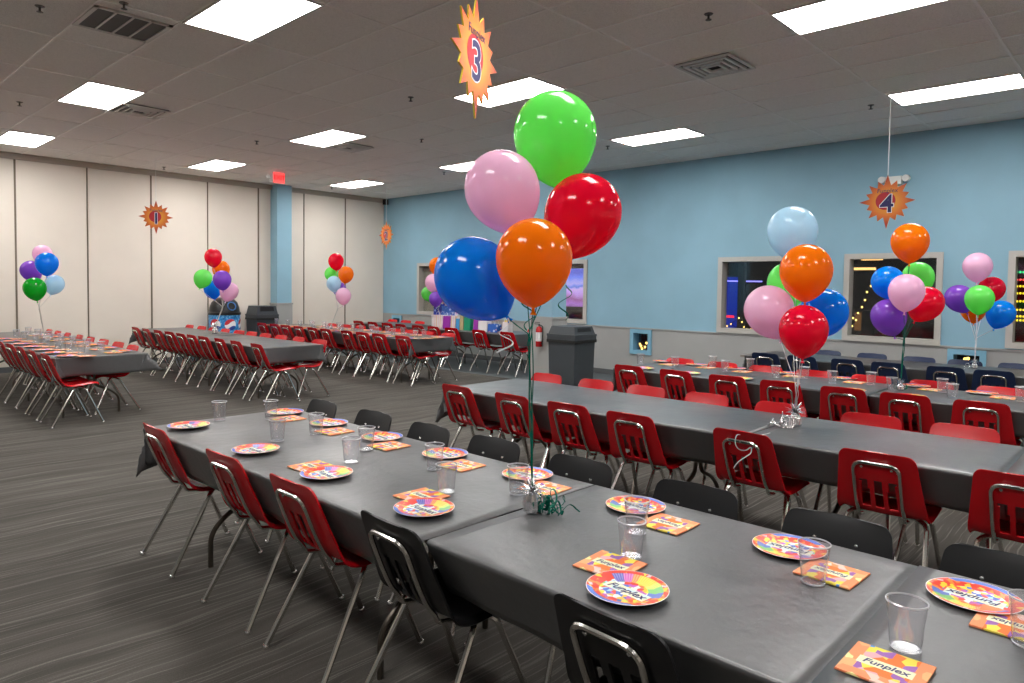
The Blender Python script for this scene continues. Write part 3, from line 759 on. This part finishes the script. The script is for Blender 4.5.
def setting(tb, side, k, plate=None, nap=None, cup=None, over=False):
    d = TD[tb]; sd = 'turned-chair side' if side < 0 else 'facing-chair side'
    yy = next(q for q in (plate, nap, cup) if q)[1]
    lift = .0028 if tb != 'T1' else (.0028 if yy > 1.79 else (.0045 if yy > .53 else .0078))
    if tb in ('T3',): lift = .0028 if yy > 1.79 else (.0045 if yy > .53 else .0078)
    if tb in ('LA', 'LC'): lift = .0065
    r = (-PI/2 if side < 0 else PI/2)
    tail = '%s from the aisle, %s of %s' % (ORD[k], sd, d)
    if plate: plate = (plate[0]*.989, plate[1]*.989); copy_of(PLATE, (*plate, ZT+lift+.0005+(.0045 if over else 0)), r+random.uniform(-.15, .15), 'party plate, '+tail, 'plate', 'printed party plates')
    if nap: copy_of(NAP, (*nap, ZT+lift), r+random.uniform(-.06, .06), 'party napkin, '+tail, 'napkin', 'printed party napkins')
    if cup: copy_of(CUP, (*cup, ZT+lift), random.uniform(0, 6), 'clear cup, '+tail, 'cup', 'clear plastic cups')
near1 = [((1.692, 4.235), None, (1.900, 4.285)), ((1.692, 3.392), None, (1.872, 3.505)), ((1.703, 2.742), (1.716, 2.885), (1.897, 2.838)), ((1.70, 2.050), (1.79, 2.175), (1.905, 2.155)), ((1.646, 1.086), (1.752, 1.220), (1.857, 1.214)), (None, (1.704, .433), (1.834, .425))]
far1 = [((2.345, 4.28), (2.225, 4.03), (2.150, 4.11)), ((2.35, 3.76), (2.226, 3.50), (2.112, 3.512)), ((2.35, 3.21), (2.235, 2.99), (2.102, 3.005)), ((2.345, 2.665), (2.235, 2.42), (2.104, 2.465)), ((2.36, 2.11), (2.234, 1.90), (2.100, 1.93)), ((2.32, 1.50), (2.212, 1.29), (2.058, 1.325)), ((2.31, .89), (2.178, .71), (2.075, .727)), ((2.30, .367), (2.16, .255), (2.07, .215))]
for k, s in enumerate(near1): setting('T1', -1, k, *s, over=True)
for k, s in enumerate(far1): setting('T1', 1, k, *s)
P_ = lambda px, py: tuple(on_z(px, py, ZT))[:2]
for k, (pl, na, cu) in enumerate([((662.7, 361.3), (668, 364.8), (640.4, 364.5)), ((696.7, 364.6), (706, 368.0), (712.5, 366.6)), ((735.4, 368.3), (742, 372.0), (750, 369.7)), ((786.6, 372.8), (793, 376.6), (775.6, 377.7)), ((844, 378.2), (854.8, 382.8), (832, 383.6)), ((916, 385.8), (929.5, 390.2), (942, 392.6)), ((981.7, 393), (1003, 398.3), (1021, 402))]):
    setting('T3', 1, k, P_(*pl), P_(*na), P_(*cu))
for k, (pl, cu) in enumerate([((649, 367.4), (675, 367.6)), ((695, 372), (725, 371.6)), ((746, 377.2), (804.5, 379)), ((791, 382.2), (871, 385)), ((854, 389.2), (891.4, 391)), ((914, 395), (952, 398.6)), ((980, 404), None)]):
    p = P_(*pl); p = (min(max(p[0], 6.40), 6.46), p[1])
    setting('T3', -1, k, p, None, P_(*cu) if cu else None)
for tb, a, b in (('LA', 2.14, 3.09), ('LC', 6.96, 7.875)):
    for side in (-1, 1):
        ys = CHAIRS[tb, side] if tb == 'LC' else ([9.12, 9.62, 10.12, 10.68, 11.22, 11.8, 12.3] if side < 0 else [9.35, 9.9, 10.5, 11.1, 11.7, 12.3, 12.9])
        for k, y in enumerate(ys):
            s = -side
            e = a if side < 0 else b
            y = y+random.uniform(-.03, .03); sgn = -1 if side < 0 else 1
            y = max(y, 9.14) if tb == 'LA' else max(y, 8.93)
            setting(tb, side, k, (e+s*.15, y), (e+s*.30, y-.19), (e+s*.34, y+.13))

# ================================================================ BALLOONS
def balloon_mesh(R, name):
    pf = []
    N = 22
    for i in range(N+1):
        th = PI*i/N; u = math.cos(th)
        if u >= 0: pf.append((max(R*math.sin(th), .0008), R*1.03*u))
        else: pf.append((max(R*(max(0, 1-u*u))**.70, .006), R*1.30*u))
    return MB().lathe(pf[::-1], 36)
def balloon(color, px, py, rpx, d, tilt, ribbon_to, hubp, rm, label, grp, rr=.0016, ribbon=True, wob=0):
    """tilt: direction of the knot in the picture plane, degrees from straight down (positive = towards +right)"""
    c = at_d(px, py, d); R = rpx*d/F_PX*F_PX/math.hypot(F_PX, px-512)
    cn = {'dark green': 'green'}.get(color, color)
    tl = math.radians(tilt)
    kd = (rt*math.sin(tl)+Vector((0, 0, -1))*math.cos(tl)).normalized()
    o = place('balloon', balloon_mesh(R, 'balloon').mesh('balloon', BAL[color]), None, c)
    o.rotation_mode = 'QUATERNION'; o.rotation_quaternion = (-kd).to_track_quat('Z', 'Y')
    tag(o, label, 'balloon', grp)
    k = MB().lathe([(.004*1.2, 0), (.006, -.006), (.005, -.012), (.012, -.024), (.010, -.025), (.0005, -.020)], 12, (0, 0, -R*1.29))
    place('knot', k.mesh('knot', BAL[color]), o)
    if ribbon:
        st = c+kd*(R*1.29+.012); en = Vector(ribbon_to); pts = []
        mid = (st+en)/2
        inv = o.rotation_quaternion.to_matrix().inverted()
        hub = Vector(hubp)+rt*(.006*math.sin(wob*2))
        if hub.z > st.z-.02: hub.z = st.z-.02
        for i in range(19):
            t = i/18
            if t < .3: p = st.lerp(hub, t/.3)
            else: p = hub.lerp(en, (t-.3)/.7)
            p += rt*(.005*math.sin(t*9+wob)*math.sin(PI*t))
            pts.append(inv @ (p-c))
        place('ribbon', MB().tube(pts, rr, 5).mesh('ribbon', rm), o)
    return o
def curl(p0, dirv, L, r, turns, ph=0, n=60, rise=0, drop=0):
    d = Vector(dirv).normalized(); s = d.cross(Vector((0, 0, 1))).normalized(); pts = []
    for i in range(n+1):
        t = i/n; a = turns*2*PI*t+ph
        rr = r*(.5+.7*math.sin(PI*min(1, t*1.1)))
        pts.append(Vector(p0)+d*(L*t)+s*(math.cos(a)*rr)+Vector((0, 0, max(.003, rr*(1+math.sin(a))+rise*math.sin(PI*t)-drop*t))))
    return pts
def weight(loc, label, rm, curls=3, big=1., plume=(0, 0)):
    o = thing('balloon_weight', label, 'balloon weight', loc, random.uniform(0, 3), 'foil balloon weights')
    b = big
    # pleated foil pouch
    pf = []; n = 18; mb = MB(); vs = []; lv = [(.020, 0), (.024, .012), (.022, .035), (.014, .052), (.010, .058)]
    for (r, z) in lv:
        for k in range(n):
            q = 1+(.12 if k % 2 else -.08)
            vs.append((r*q*b*math.cos(2*PI*k/n), r*q*b*math.sin(2*PI*k/n), z*b))
    fs = [(i*n+k, i*n+(k+1) % n, (i+1)*n+(k+1) % n, (i+1)*n+k) for i in range(len(lv)-1) for k in range(n)]
    fs.append(tuple(range(n-1, -1, -1))); fs.append(tuple((len(lv)-1)*n+k for k in range(n)))
    mb.add(vs, fs); place('foil_pouch', mb.mesh('foil_pouch', M_SILVER, False), o)
    sp = MB()
    for k in range(70):
        a = random.uniform(0, 2*PI); el = random.uniform(.1, 1.3); L = random.uniform(.03, .062)*b
        d = Vector((math.cos(a)*math.cos(el), math.sin(a)*math.cos(el), math.sin(el))); s = d.cross(Vector((0, 0, 1))).normalized()*.0034*b
        p = Vector((0, 0, .054*b)); q = p+d*L+Vector((0, 0, -.012*b*random.random())); m_ = (p+q)/2+Vector((0, 0, .006*b))
        sp.add([p-s, p+s, m_+s*1.2, m_-s*1.2, q], [(0, 1, 2, 3), (3, 2, 4)])
    place('foil_spray', sp.mesh('foil_spray', M_SILVER, False), o)
    for k in range(curls):
        a = random.uniform(-.7, .7)
        L = random.uniform(.05, .13)*(.6+.5*b)
        place('curled_ribbon', MB().tube(curl((math.cos(a)*.02, math.sin(a)*.02, .002), (math.cos(a), math.sin(a), 0), L, random.uniform(.013, .025)*b, random.uniform(1.2, 3), k), .0014, 5, flat=2.6).mesh('curled_ribbon', M_SILVER if rm is M_WRIB else rm), o)
    return o
def cluster(name, wl, top, items, rm, wlabel, wcurls, rr, grp, where, ribbon=True, big=1., rot=None, hubpx=None):
    wt = weight(wl, wlabel, rm, wcurls, big)
    if rot is not None: wt.rotation_euler = (0, 0, rot)
    a = (wl[0], wl[1], wl[2]+.055*big)
    low = min((at_d(it[1], it[2]+it[3]*1.3, it[4]) for it in items), key=lambda v: v.z)
    hub = Vector((a[0], a[1], low.z-.06)).lerp(Vector((low.x, low.y, low.z-.06)), .55)
    if hubpx: hub = at_d(*hubpx)
    for k, it in enumerate(items):
        balloon(*it[:6], a, hub, rm, '%s balloon %s' % ({'dark green': 'green'}.get(it[0], it[0]), where), grp, rr=rr, ribbon=ribbon, wob=k*1.3)
zw = ZT+.004
w1 = on_z(532, 513, ZT); w1 = (w1.x, w1.y, zw)
cluster('c1', w1, None, [('green', 555, 134.5, 41.5, 2.78, 6), ('pink', 502, 189, 37.5, 2.62, 22), ('red', 583, 213, 38.5, 2.68, -24), ('orange', 534, 258, 38.5, 2.37, 0), ('blue', 474, 277, 39.5, 2.60, 40)], M_GRIB,
        'silver foil weight trailing green ribbon curls between the party plates', 8, .0022, 'big balloons over the near table', 'of the large cluster tied over the near place-set table', rot=-.75, big=1.35, hubpx=(530, 335, 2.47))
w2 = on_z(795, 427, ZT); w2 = (w2.x, w2.y, zw)
cluster('c2', w2, None, [('pale blue', 792.3, 231, 25.8, 4.55, 5), ('orange', 806, 270, 27.2, 4.2, 0), ('green', 788, 283, 21.5, 4.75, 8), ('pink', 769, 310, 25.6, 4.40, 22), ('blue', 824, 312, 25, 4.45, -30), ('red', 803.5, 329, 25.2, 4.05, 0)], M_WRIB,
        'large silver foil weight with tangled ribbon on the bare table', 10, .0022, 'balloons over the bare table', 'in the cluster over the bare table with the silver ribbon tangle', rot=2.6, big=1.5, hubpx=(797, 390, 4.3))
w3 = on_z(900.4, 391, ZT); w3 = (w3.x, w3.y, zw)
cluster('c3', w3, None, [('orange', 910, 241, 20, 6.1, 0), ('blue', 888, 282, 17.5, 6.1, 30), ('green', 918, 277, 17, 6.45, 8), ('pink', 906.5, 291, 19, 5.8, -4), ('red', 926, 303, 19, 6.05, -30), ('purple', 888.5, 316, 18.6, 6.0, 18)], M_GRIB,
        'silver foil weight standing among cups on the table next to navy chairs', 2, .003, 'balloons under the number four sign', 'in the cluster below the hanging number four', big=1.1, hubpx=(904, 340, 6.05))
w4 = on_z(974.4, 369, ZT); w4 = (w4.x, w4.y, zw)
cluster('c4', w4, None, [('pink', 977.5, 266, 15.6, 8.1, 0), ('red', 991.5, 289, 14.5, 8.2, -25), ('purple', 959, 298, 15.3, 7.95, 30), ('green', 979.5, 298.5, 15.6, 7.6, -3), ('blue', 1001, 313.5, 15.5, 7.8, -22), ('orange', 973, 309, 13.6, 8.15, 4)], M_WRIB,
        'silver foil weight on the bare table along the blue wall', 2, .003, 'balloons by the blue wall', 'in the cluster over the navy chairs by the blue wall', big=1.2, hubpx=(976, 338, 7.95))
cluster('cA', (2.69, 11.81, zw), None, [('pink', 42.5, 254, 10.6, 10.5, 5), ('purple', 31, 270.5, 11.6, 10.4, 30), ('blue', 46.8, 263, 12.4, 9.9, 0), ('dark green', 34.7, 288, 12.4, 9.7, 10), ('pale blue', 54.5, 284, 10.6, 10.1, -20)], M_GREYRIB,
        'foil weight on the outermost place-set table by the panels', 2, .003, 'balloons over the outermost table', 'in the five-balloon cluster over the outermost place-set table')
cluster('cB', (5.10, 11.66, zw), None, [('red', 213.2, 257, 9, 11.7, 4), ('orange', 221, 269, 9, 12.1, 0), ('green', 203, 278, 9.4, 11.6, -18), ('purple', 222.2, 279.5, 9.4, 11.3, 4), ('blue', 212.5, 289, 9, 12.0, 12), ('pink', 229.3, 291, 9.4, 11.7, -20)], M_GREYRIB,
        'pale foil weight on the bare table before the soda barrel', 2, .003, 'balloons before the soda barrel', 'in the cluster hovering before the soda barrel', big=1.9)
cluster('cC', (7.42, 11.8, zw), None, [('red', 336, 261, 7.8, 13.9, 4), ('orange', 346, 274, 7.8, 13.7, -8), ('green', 331.5, 274, 7, 14.1, 12), ('pale blue', 333.8, 283.3, 7.4, 13.5, 8), ('purple', 339.5, 289, 6.8, 14.0, 0), ('pink', 343.4, 295.5, 7.8, 13.4, 0)], M_GREYRIB,
        'foil weight on the place-set table before the blue column', 2, .003, 'balloons before the blue column', 'in the small cluster between the blue column and wall corner')
cluster('cD', (9.55, 11.0, zw), None, [('orange', 437, 265.5, 8, 14.6, 0), ('pink', 433, 282, 8, 14.2, -6), ('green', 428, 293.5, 6.8, 14.5, 20), ('purple', 435.8, 298.5, 6.8, 14.1, 0), ('red', 443.5, 292, 7, 14.6, -15)], M_GREYRIB,
        'foil weight among the gift bags', 2, .003, 'balloons over the gift bags', 'in the cluster half hidden over the gift bags')
# loose curled ribbon over the chair back, and hanging under the blue balloon
p = [on_x(q[0], q[1], 3.80-.06) for q in ((752, 418), (745, 431), (737, 434), (735, 442), (738, 449), (746, 451), (752, 446), (752, 453), (744, 458), (738, 462), (734, 468))]
q0 = on_z(770, 433, ZT+.006); pts = [q0, on_z(752, 437, ZT+.006)]+[Vector((3.735, v.y, v.z)) for v in p[2:]]
sm = rounded(pts, .04)
tag(place('curled_ribbon', MB().tube([v-q0 for v in sm], .0016, 5, flat=2).mesh('curled_ribbon', M_WRIB), None, q0), 'white ribbon curl trailing off the bare table over a red chair back', 'ribbon')
c0 = at_d(508, 318, 2.5); pts = []
for i in range(60):
    t = i/59; a = t*2*PI*1.6+.6
    pts.append(rt*(.028*math.sin(a)*min(1, t*2.2)-.012*t)+Vector((0, 0, -.125*t-.0))+fw*(.016*math.cos(a)*t))
tag(place('curled_ribbon', MB().tube(pts, .0016, 5, flat=2).mesh('curled_ribbon', M_WRIB), None, c0), 'white curled ribbon dangling below the big blue balloon', 'ribbon')
for k, (px, py, d_, lb, s) in enumerate(((527, 312, 2.5, 'green ribbon loop below the pink balloon beside the orange one', -1), (566, 303, 2.6, 'green ribbon curl below the big red balloon', 1))):
    c0 = at_d(px, py-18, d_); pts = []
    for i in range(50):
        t = i/49; a = t*2*PI*1.3
        pts.append(rt*(s*.030*math.sin(a)*math.sin(PI*t))+Vector((0, 0, -.13*t))+fw*(.026*(math.cos(a)-1)))
    tag(place('curled_ribbon', MB().tube(pts, .0014, 5, flat=2).mesh('curled_ribbon', M_GRIB), None, c0), lb, 'ribbon')

# ================================================================ NUMBER SIGNS
def burst(R, th):
    n = 16; out = []
    lens = [1.02, .84, .90, .80, .98, .76, .88, .82, 1.06, .80, .86, .78, .96, .80, .92, .84]
    for k in range(n):
        a = PI/2+2*PI*k/n; out.append((R*lens[k]*math.cos(a), R*lens[k]*math.sin(a)))
        a += PI/n; out.append((R*.62*math.cos(a), R*.62*math.sin(a)))
    vs = [(0, y, z) for y, z in out]+[(th, y, z) for y, z in out]; m = len(out)
    c0, c1 = len(vs), len(vs)+1; vs += [(0, 0, 0), (th, 0, 0)]
    b = MB()
    b.add(vs, [(c0, k, (k+1) % m) for k in range(m)]+[(c1, m+(k+1) % m, m+k) for k in range(m)])
    b.add(vs, [(k, m+k, m+(k+1) % m, (k+1) % m) for k in range(m)], 1)
    return b.mesh('board', [M_STAR, M_STAREDGE], False)
BURST = burst(.285, .010)
def number_sign(num, pos, yaw, word, label, top):
    """board faces local +X"""
    o = thing('number_sign', label, 'sign', pos, yaw, 'hanging number signs')
    place('board', BURST, o)
    for sgn, x, rz in ((1, .0112, PI/2), (-1, -.0012, -PI/2)):
        d = place('red_disc', MB().lathe([(.0005, 0), (.098, 0)], 28).mesh('red_disc', M_REDINK, False), o, (x, -.015*sgn, .005)); d.rotation_euler = (PI/2, 0, rz)
        t1 = place('white_number', text_mesh('white_number', num, .27, .0004, M_WHITEINK, bold=.011), o, (x+.0006*sgn, 0, -.035)); t1.rotation_euler = (PI/2, 0, rz)
        t2 = place('navy_number', text_mesh('navy_number', num, .27, .0004, M_NAVYINK, bold=.004), o, (x+.0016*sgn, 0, -.035)); t2.rotation_euler = (PI/2, 0, rz)
        t3 = place('lettering', text_mesh('lettering', word, .065, .0004, M_NAVYINK, .1), o, (x+.001*sgn, 0, .115)); t3.rotation_euler = (PI/2, 0, rz)
    place('string', MB().tube([(.005, 0, .28), (.005, 0, top-pos[2]-.004)], .0035, 5).mesh('string', M_STR), o)
    return o
D2 = math.radians
number_sign('4', (8.42, 2.295, 2.60), D2(186), 'Funplex', 'orange starburst sign with number four hanging before the blue wall', H)
number_sign('1', (4.69, 13.10, 2.755), D2(255), 'Funplex', 'orange starburst sign with number one hanging before the beige panels', H)
number_sign('2', (8.93, 12.08, 2.67), D2(233.5-57), 'Funplex', 'orange starburst sign with number two turned edgewise near the wall corner', H)
p3 = at_d(474.5, 57, 3.45)
number_sign('3', tuple(p3), D2(226.6+66), 'Funplex', 'big orange starburst sign with number three high above the near table', H)

# ================================================================ BINS, BARREL, EXTINGUISHER
def square_bin(x, y, s, h, label, rz=0, hood=True, top=1.085):
    o = thing('trash_can', label, 'trash can', (x, y, 0), rz)
    a = s/2
    b = MB().box((-a, -a, 0), (a, a, h), 0, (.90, .90)).box((-a-.012, -a-.012, h-.05), (a+.012, a+.012, h)); place('body', b.mesh('body', M_GREYBIN, False), o)
    l = MB().box((-a-.016, -a-.016, h), (a+.016, a+.016, h+.03))
    l.add([(-a, -a, h+.03), (a, -a, h+.03), (a, a, h+.03), (-a, a, h+.03), (-a*.86, -a*.86, top), (a*.86, -a*.86, top), (a*.86, a*.86, top), (-a*.86, a*.86, top)],
          [(0, 1, 5, 4), (1, 2, 6, 5), (2, 3, 7, 6), (3, 0, 4, 7), (4, 5, 6, 7)])
    place('lid', l.mesh('lid', M_GREYBIN, False), o)
    if hood: place('flap', MB().add([(-a*.7, -a*.975, h+.045), (a*.7, -a*.975, h+.045), (a*.62, -a*.90, top-.02), (-a*.62, -a*.90, top-.02)], [(0, 1, 2, 3)]).mesh('flap', M_BLACK, False), o)
    bg = MB().box((-a-.016, -a-.016, h-.085), (a+.016, a+.016, h-.045)); place('bag_edge', bg.mesh('bag_edge', M_RUBBER, False), o)
    return o
square_bin(7.49, 5.925, .455, .95, 'tall square charcoal trash can standing beside the grey column base')
square_bin(7.23, 14.20, .48, .92, 'charcoal trash can with sloped hood by the beige panels', top=1.13)
# soda barrel
o = thing('soda_barrel', 'blue barrel bin with red white and blue swirl logos and black dome', 'barrel bin', (6.40, 14.18, 0), D2(-20))
def barrel_mat():
    m = mat('icy_blue_print', (.02, .25, .65), .35); gg = G(m); n = gg.noise(gg.obj(), 22, 4, .7)
    gg.l(gg.ramp(n, [(.35, (.01, .10, .42)), (.52, (.03, .32, .72)), (.66, (.35, .68, .9))]), gg.b.inputs['Base Color']); return m
place('body', MB().lathe([(.0005, 0), (.27, 0), (.285, .04), (.30, .5), (.305, .96), (.0005, .96)], 36).mesh('body', barrel_mat()), o)
place('dome', MB().lathe([(.32, .955), (.322, 1.0), (.30, 1.02), (.29, 1.10), (.25, 1.21), (.18, 1.28), (.08, 1.315), (.0005, 1.32)], 36).mesh('dome', M_BLKBIN), o)
for an in (D2(-65), D2(115)):
    e = place('opening_ring', MB().lathe([(.075, 0), (.095, .0), (.095, .015), (.075, .015), (.075, 0)], 24).lathe([(.0005, .004), (.076, .004)], 20, mi=1).mesh('opening_ring', [mat('blue_ring', (.02, .12, .35), .4), M_VOID]), o, (math.cos(an)*.272, math.sin(an)*.272, 1.135))
    e.rotation_mode = 'QUATERNION'; e.rotation_quaternion = Vector((math.cos(an), math.sin(an), .35)).to_track_quat('Z', 'Y')
def globe_logo():
    """disc split into red cap, white wave and blue bowl"""
    b = MB(); n = 40; R = .115
    def strip(f0, f1, mi):
        vs = []; fs = []
        for k in range(n+1):
            x = -R+2*R*k/n; h = math.sqrt(max(0, R*R-x*x)); lo, hi = max(-h, min(h, f0(x))), max(-h, min(h, f1(x)))
            vs += [(x, lo, 0), (x, hi, 0)]
        for k in range(n): fs.append((2*k, 2*k+2, 2*k+3, 2*k+1))
        b.add(vs, fs, mi)
    wv = lambda o, am: (lambda x: o+am*math.sin(x/R*2.4+.3))
    strip(lambda x: -R, wv(-.055, .03), 2); strip(wv(-.055, .03), wv(.035, .04), 1); strip(wv(.035, .04), lambda x: R, 0)
    # bend onto the barrel
    vs = []
    for (x, y, z) in b.v:
        a = x/.3; vs.append((math.sin(a)*.3085, -math.cos(a)*.3085, y))
    b.v = vs
    return b.mesh('swirl_logo', [M_REDINK, M_WHITEINK, mat('logo_blue', (.01, .05, .30), .4)], True)
GL = globe_logo()
for an in (D2(18), D2(-40), D2(76)):
    e = place('swirl_logo', GL, o, (0, 0, .76), an)
# fire extinguisher on the second column
ex = 7.605-.012
p = on_x(538.5, 340, ex-.07)
o = thing('fire_extinguisher', 'red fire extinguisher with white label hung on the grey column base', 'fire extinguisher', (ex-.061, p.y, .755)); o.scale = (.8, .8, .8)
place('cylinder', MB().lathe([(.0005, 0), (.05, 0), (.058, .012), (.058, .30), (.045, .345), (.02, .365), (.0005, .366)], 20).mesh('cylinder', M_EXT), o)
place('printed_label', MB().lathe([(.0588, .10), (.0588, .26)], 20).mesh('printed_label', M_WHITEINK), o)
place('valve', MB().tube([(0, 0, .36), (0, 0, .40)], .016, 8).mesh('valve', M_BRASS), o)
place('handle', MB().box((-.012, -.01, .40), (.012, .11, .412)).box((-.012, -.01, .43), (.012, .10, .44)).mesh('handle', M_RUBBER, False), o)
place('hose', MB().tube(rounded([(0, -.02, .39), (0, -.09, .37), (-.01, -.085, .12), (-.01, -.075, .05)], .05), .010, 6).mesh('hose', M_RUBBER), o)
place('bracket', MB().box((.05, -.03, .08), (.075, .03, .34)).mesh('bracket', M_BRASS, False), o)

# ================================================================ GIFT BAGS
def stripes(name, cols, sc):
    m = mat(name, cols[0], .4); gg = G(m); sp = gg.n('ShaderNodeSeparateXYZ'); gg.l(gg.obj(), sp.inputs[0])
    fr = gg.math('FRACT', gg.math('MULTIPLY', sp.outputs[1], sc))
    gg.l(gg.ramp(fr, [(k/len(cols), c) for k, c in enumerate(cols)], True), gg.b.inputs['Base Color']); return m
def dots(name, base, cols, sc):
    m = mat(name, base, .35); gg = G(m); vo = gg.n('ShaderNodeTexVoronoi'); vo.inputs['Scale'].default_value = sc; gg.l(gg.obj(), vo.inputs['Vector'])
    s2 = gg.n('ShaderNodeSeparateXYZ'); gg.l(vo.outputs['Color'], s2.inputs[0])
    cc = gg.ramp(s2.outputs[0], [(k/len(cols), c) for k, c in enumerate(cols)], True)
    gg.l(gg.mix(gg.math('LESS_THAN', vo.outputs['Distance'], .42), base, cc), gg.b.inputs['Base Color']); return m
PEACH = stripes('peach_white_stripes', [(.8, .8, .8), (.82, .5, .35), (.8, .8, .8), (.8, .55, .6)], 9)
BLUEB = dots('blue_balloon_print', (.02, .12, .50), [(.5, .6, .8), (.1, .25, .6), (.7, .3, .4), (.06, .2, .6)], 16)
NAVYB = dots('navy_star_print', (.008, .02, .28), [(.01, .05, .45), (.25, .35, .7), (.01, .04, .4)], 14)
WDOT = dots('white_confetti_print', (.82, .8, .84), [(.7, .3, .55), (.3, .3, .7), (.85, .8, .85)], 22)
PURP = mat('purple_gloss_paper', (.34, .03, .42), .3); SKY = mat('sky_gloss_paper', (.05, .32, .68), .3); YEL = mat('yellow_gloss_paper', (.78, .62, .12), .4)
GRN = mat('green_gloss_paper', (.0, .30, .16), .3); WPAP = mat('white_gloss_paper', (.75, .72, .74), .4); BEI = mat('straw_paper', (.45, .40, .22), .5)
def gift_bag(y0, y1, h, m, x, z, label, depth=.14, tissue=None, name='gift_bag'):
    wv = abs(y1-y0)
    o = thing(name, label, 'gift bag', (x, (y0+y1)/2, z), 0, 'gift bags on the table by the blue wall')
    a = wv/2; d = depth/2
    b = MB().add([(-d, -a, 0), (d, -a, 0), (d, a, 0), (-d, a, 0), (-d*.8, -a*1.02, h), (d*.8, -a*1.02, h), (d*.8, a*1.02, h), (-d*.8, a*1.02, h), (-d*.3, -a, h*.6), (d*.3, -a, h*.6)][:8],
                 [(0, 3, 2, 1), (0, 1, 5, 4), (1, 2, 6, 5), (2, 3, 7, 6), (3, 0, 4, 7)])
    b.add([(-d*.79, -a, h-.02), (d*.79, -a, h-.02), (d*.79, a, h-.02), (-d*.79, a, h-.02)], [(0, 1, 2, 3)])
    place('bag_body', b.mesh('bag_body', m, False), o)
    for s in (-1, 1): place('handle', MB().tube([(s*d*.8, -a*.4, h-.01), (s*d*.8, -a*.35, h+.05), (s*d*.8, 0, h+.075), (s*d*.8, a*.35, h+.05), (s*d*.8, a*.4, h-.01)], .0025, 5).mesh('handle', M_WRIB), o)
    if tissue:
        tb_ = MB()
        for k in range(5):
            yy = -a*.7+a*1.4*k/4; tb_.add([(-d*.5, yy-.03, h-.02), (d*.5, yy+.03, h-.02), (.01, yy+.015*((k % 3)-1), h+.05+.03*(k % 2))], [(0, 1, 2)])
            tb_.add([(d*.4, yy-.03, h-.02), (-d*.4, yy+.03, h-.02), (-.01, yy, h+.045)], [(0, 1, 2)])
        place('tissue', tb_.mesh('tissue', tissue, False), o)
    return o
XG = 9.33
gy = lambda px, x=XG: on_x(px, 325, x).y
ZG = ZT+.006
def pz(px, py, x): return on_x(px, py, x).z
row1 = [((435.5, 445), 315, PEACH, 'peach and white striped gift bag at the balloon end', None), ((445.2, 452.5), 316, PURP, 'shiny purple gift bag between two striped bags', None), ((452.8, 457.5), 316, PEACH, 'narrow striped gift bag beside the shiny purple bag', None),
        ((457.8, 461.5), 318.5, SKY, 'small sky blue gift bag beside the narrow striped bag', WPAP), ((461.8, 465.6), 315, BEI, 'straw-coloured gift bag with yellow tissue', YEL), ((466, 472.5), 317, GRN, 'glossy green gift bag with a peaked top', GRN), ((475.5, 480), 319.5, PURP, 'purple gift bag between green and white ones', PURP),
        ((480.3, 489.5), 321, WPAP, 'plain white gift bag below the big blue balloon', None), ((490, 499.5), 324, BLUEB, 'blue balloon-print gift bag low on the table', None), ((504.5, 510.5), 322, WPAP, 'white gift bag with yellow tissue at the aisle end', YEL)]
for (a, b), pt, m, lb, ti in row1:
    y0, y1 = gy(b), gy(a); h = pz((a+b)/2, pt, XG)-ZG
    gift_bag(y0+.006, y1-.006, max(.12, h), m, XG, ZG, lb, tissue=ti)
XU = 9.62
def box_gift(y0, y1, h, m, x, z, label, depth=.26):
    o = thing('gift_box', label, 'gift box', (x, (y0+y1)/2, z), 0, 'gift boxes under the upper bags'); a = (y1-y0)/2
    place('carton', MB().box((-depth/2, -a, 0), (depth/2, a, h)).mesh('carton', m, False), o)
    place('lid', MB().box((-depth/2-.006, -a-.006, h-.05), (depth/2+.006, a+.006, h+.006)).mesh('lid', m, False), o); return o
gu = lambda px: on_x(px, 305, XU).y
zb = pz(446, 315, XU)-.01
box_gift(gu(457.5), gu(436.5), zb-ZG, WPAP, XU, ZG, 'white gift box holding up the navy and confetti bags')
zt_ = zb+.008
gift_bag(gu(445)+.006, gu(437.5), pz(441, 304, XU)-zt_, NAVYB, XU-.05, zt_, 'navy star-print gift bag standing on a white box', depth=.12)
gift_bag(gu(454.5), gu(445.3)-.006, pz(449, 306, XU)-zt_, BLUEB, XU-.05, zt_, 'blue balloon-print gift bag standing on a white box', depth=.12)
gift_bag(gu(453), gu(440), pz(446, 293.5, XU)-zt_, WDOT, XU+.085, zt_, 'tall white confetti gift bag at the top of the heap', depth=.11)

# ================================================================ tidy
for o in PROTOS:
    for ch in list(o.children):
        for g_ in list(ch.children): bpy.data.objects.remove(g_)
        bpy.data.objects.remove(ch)
    bpy.data.objects.remove(o)
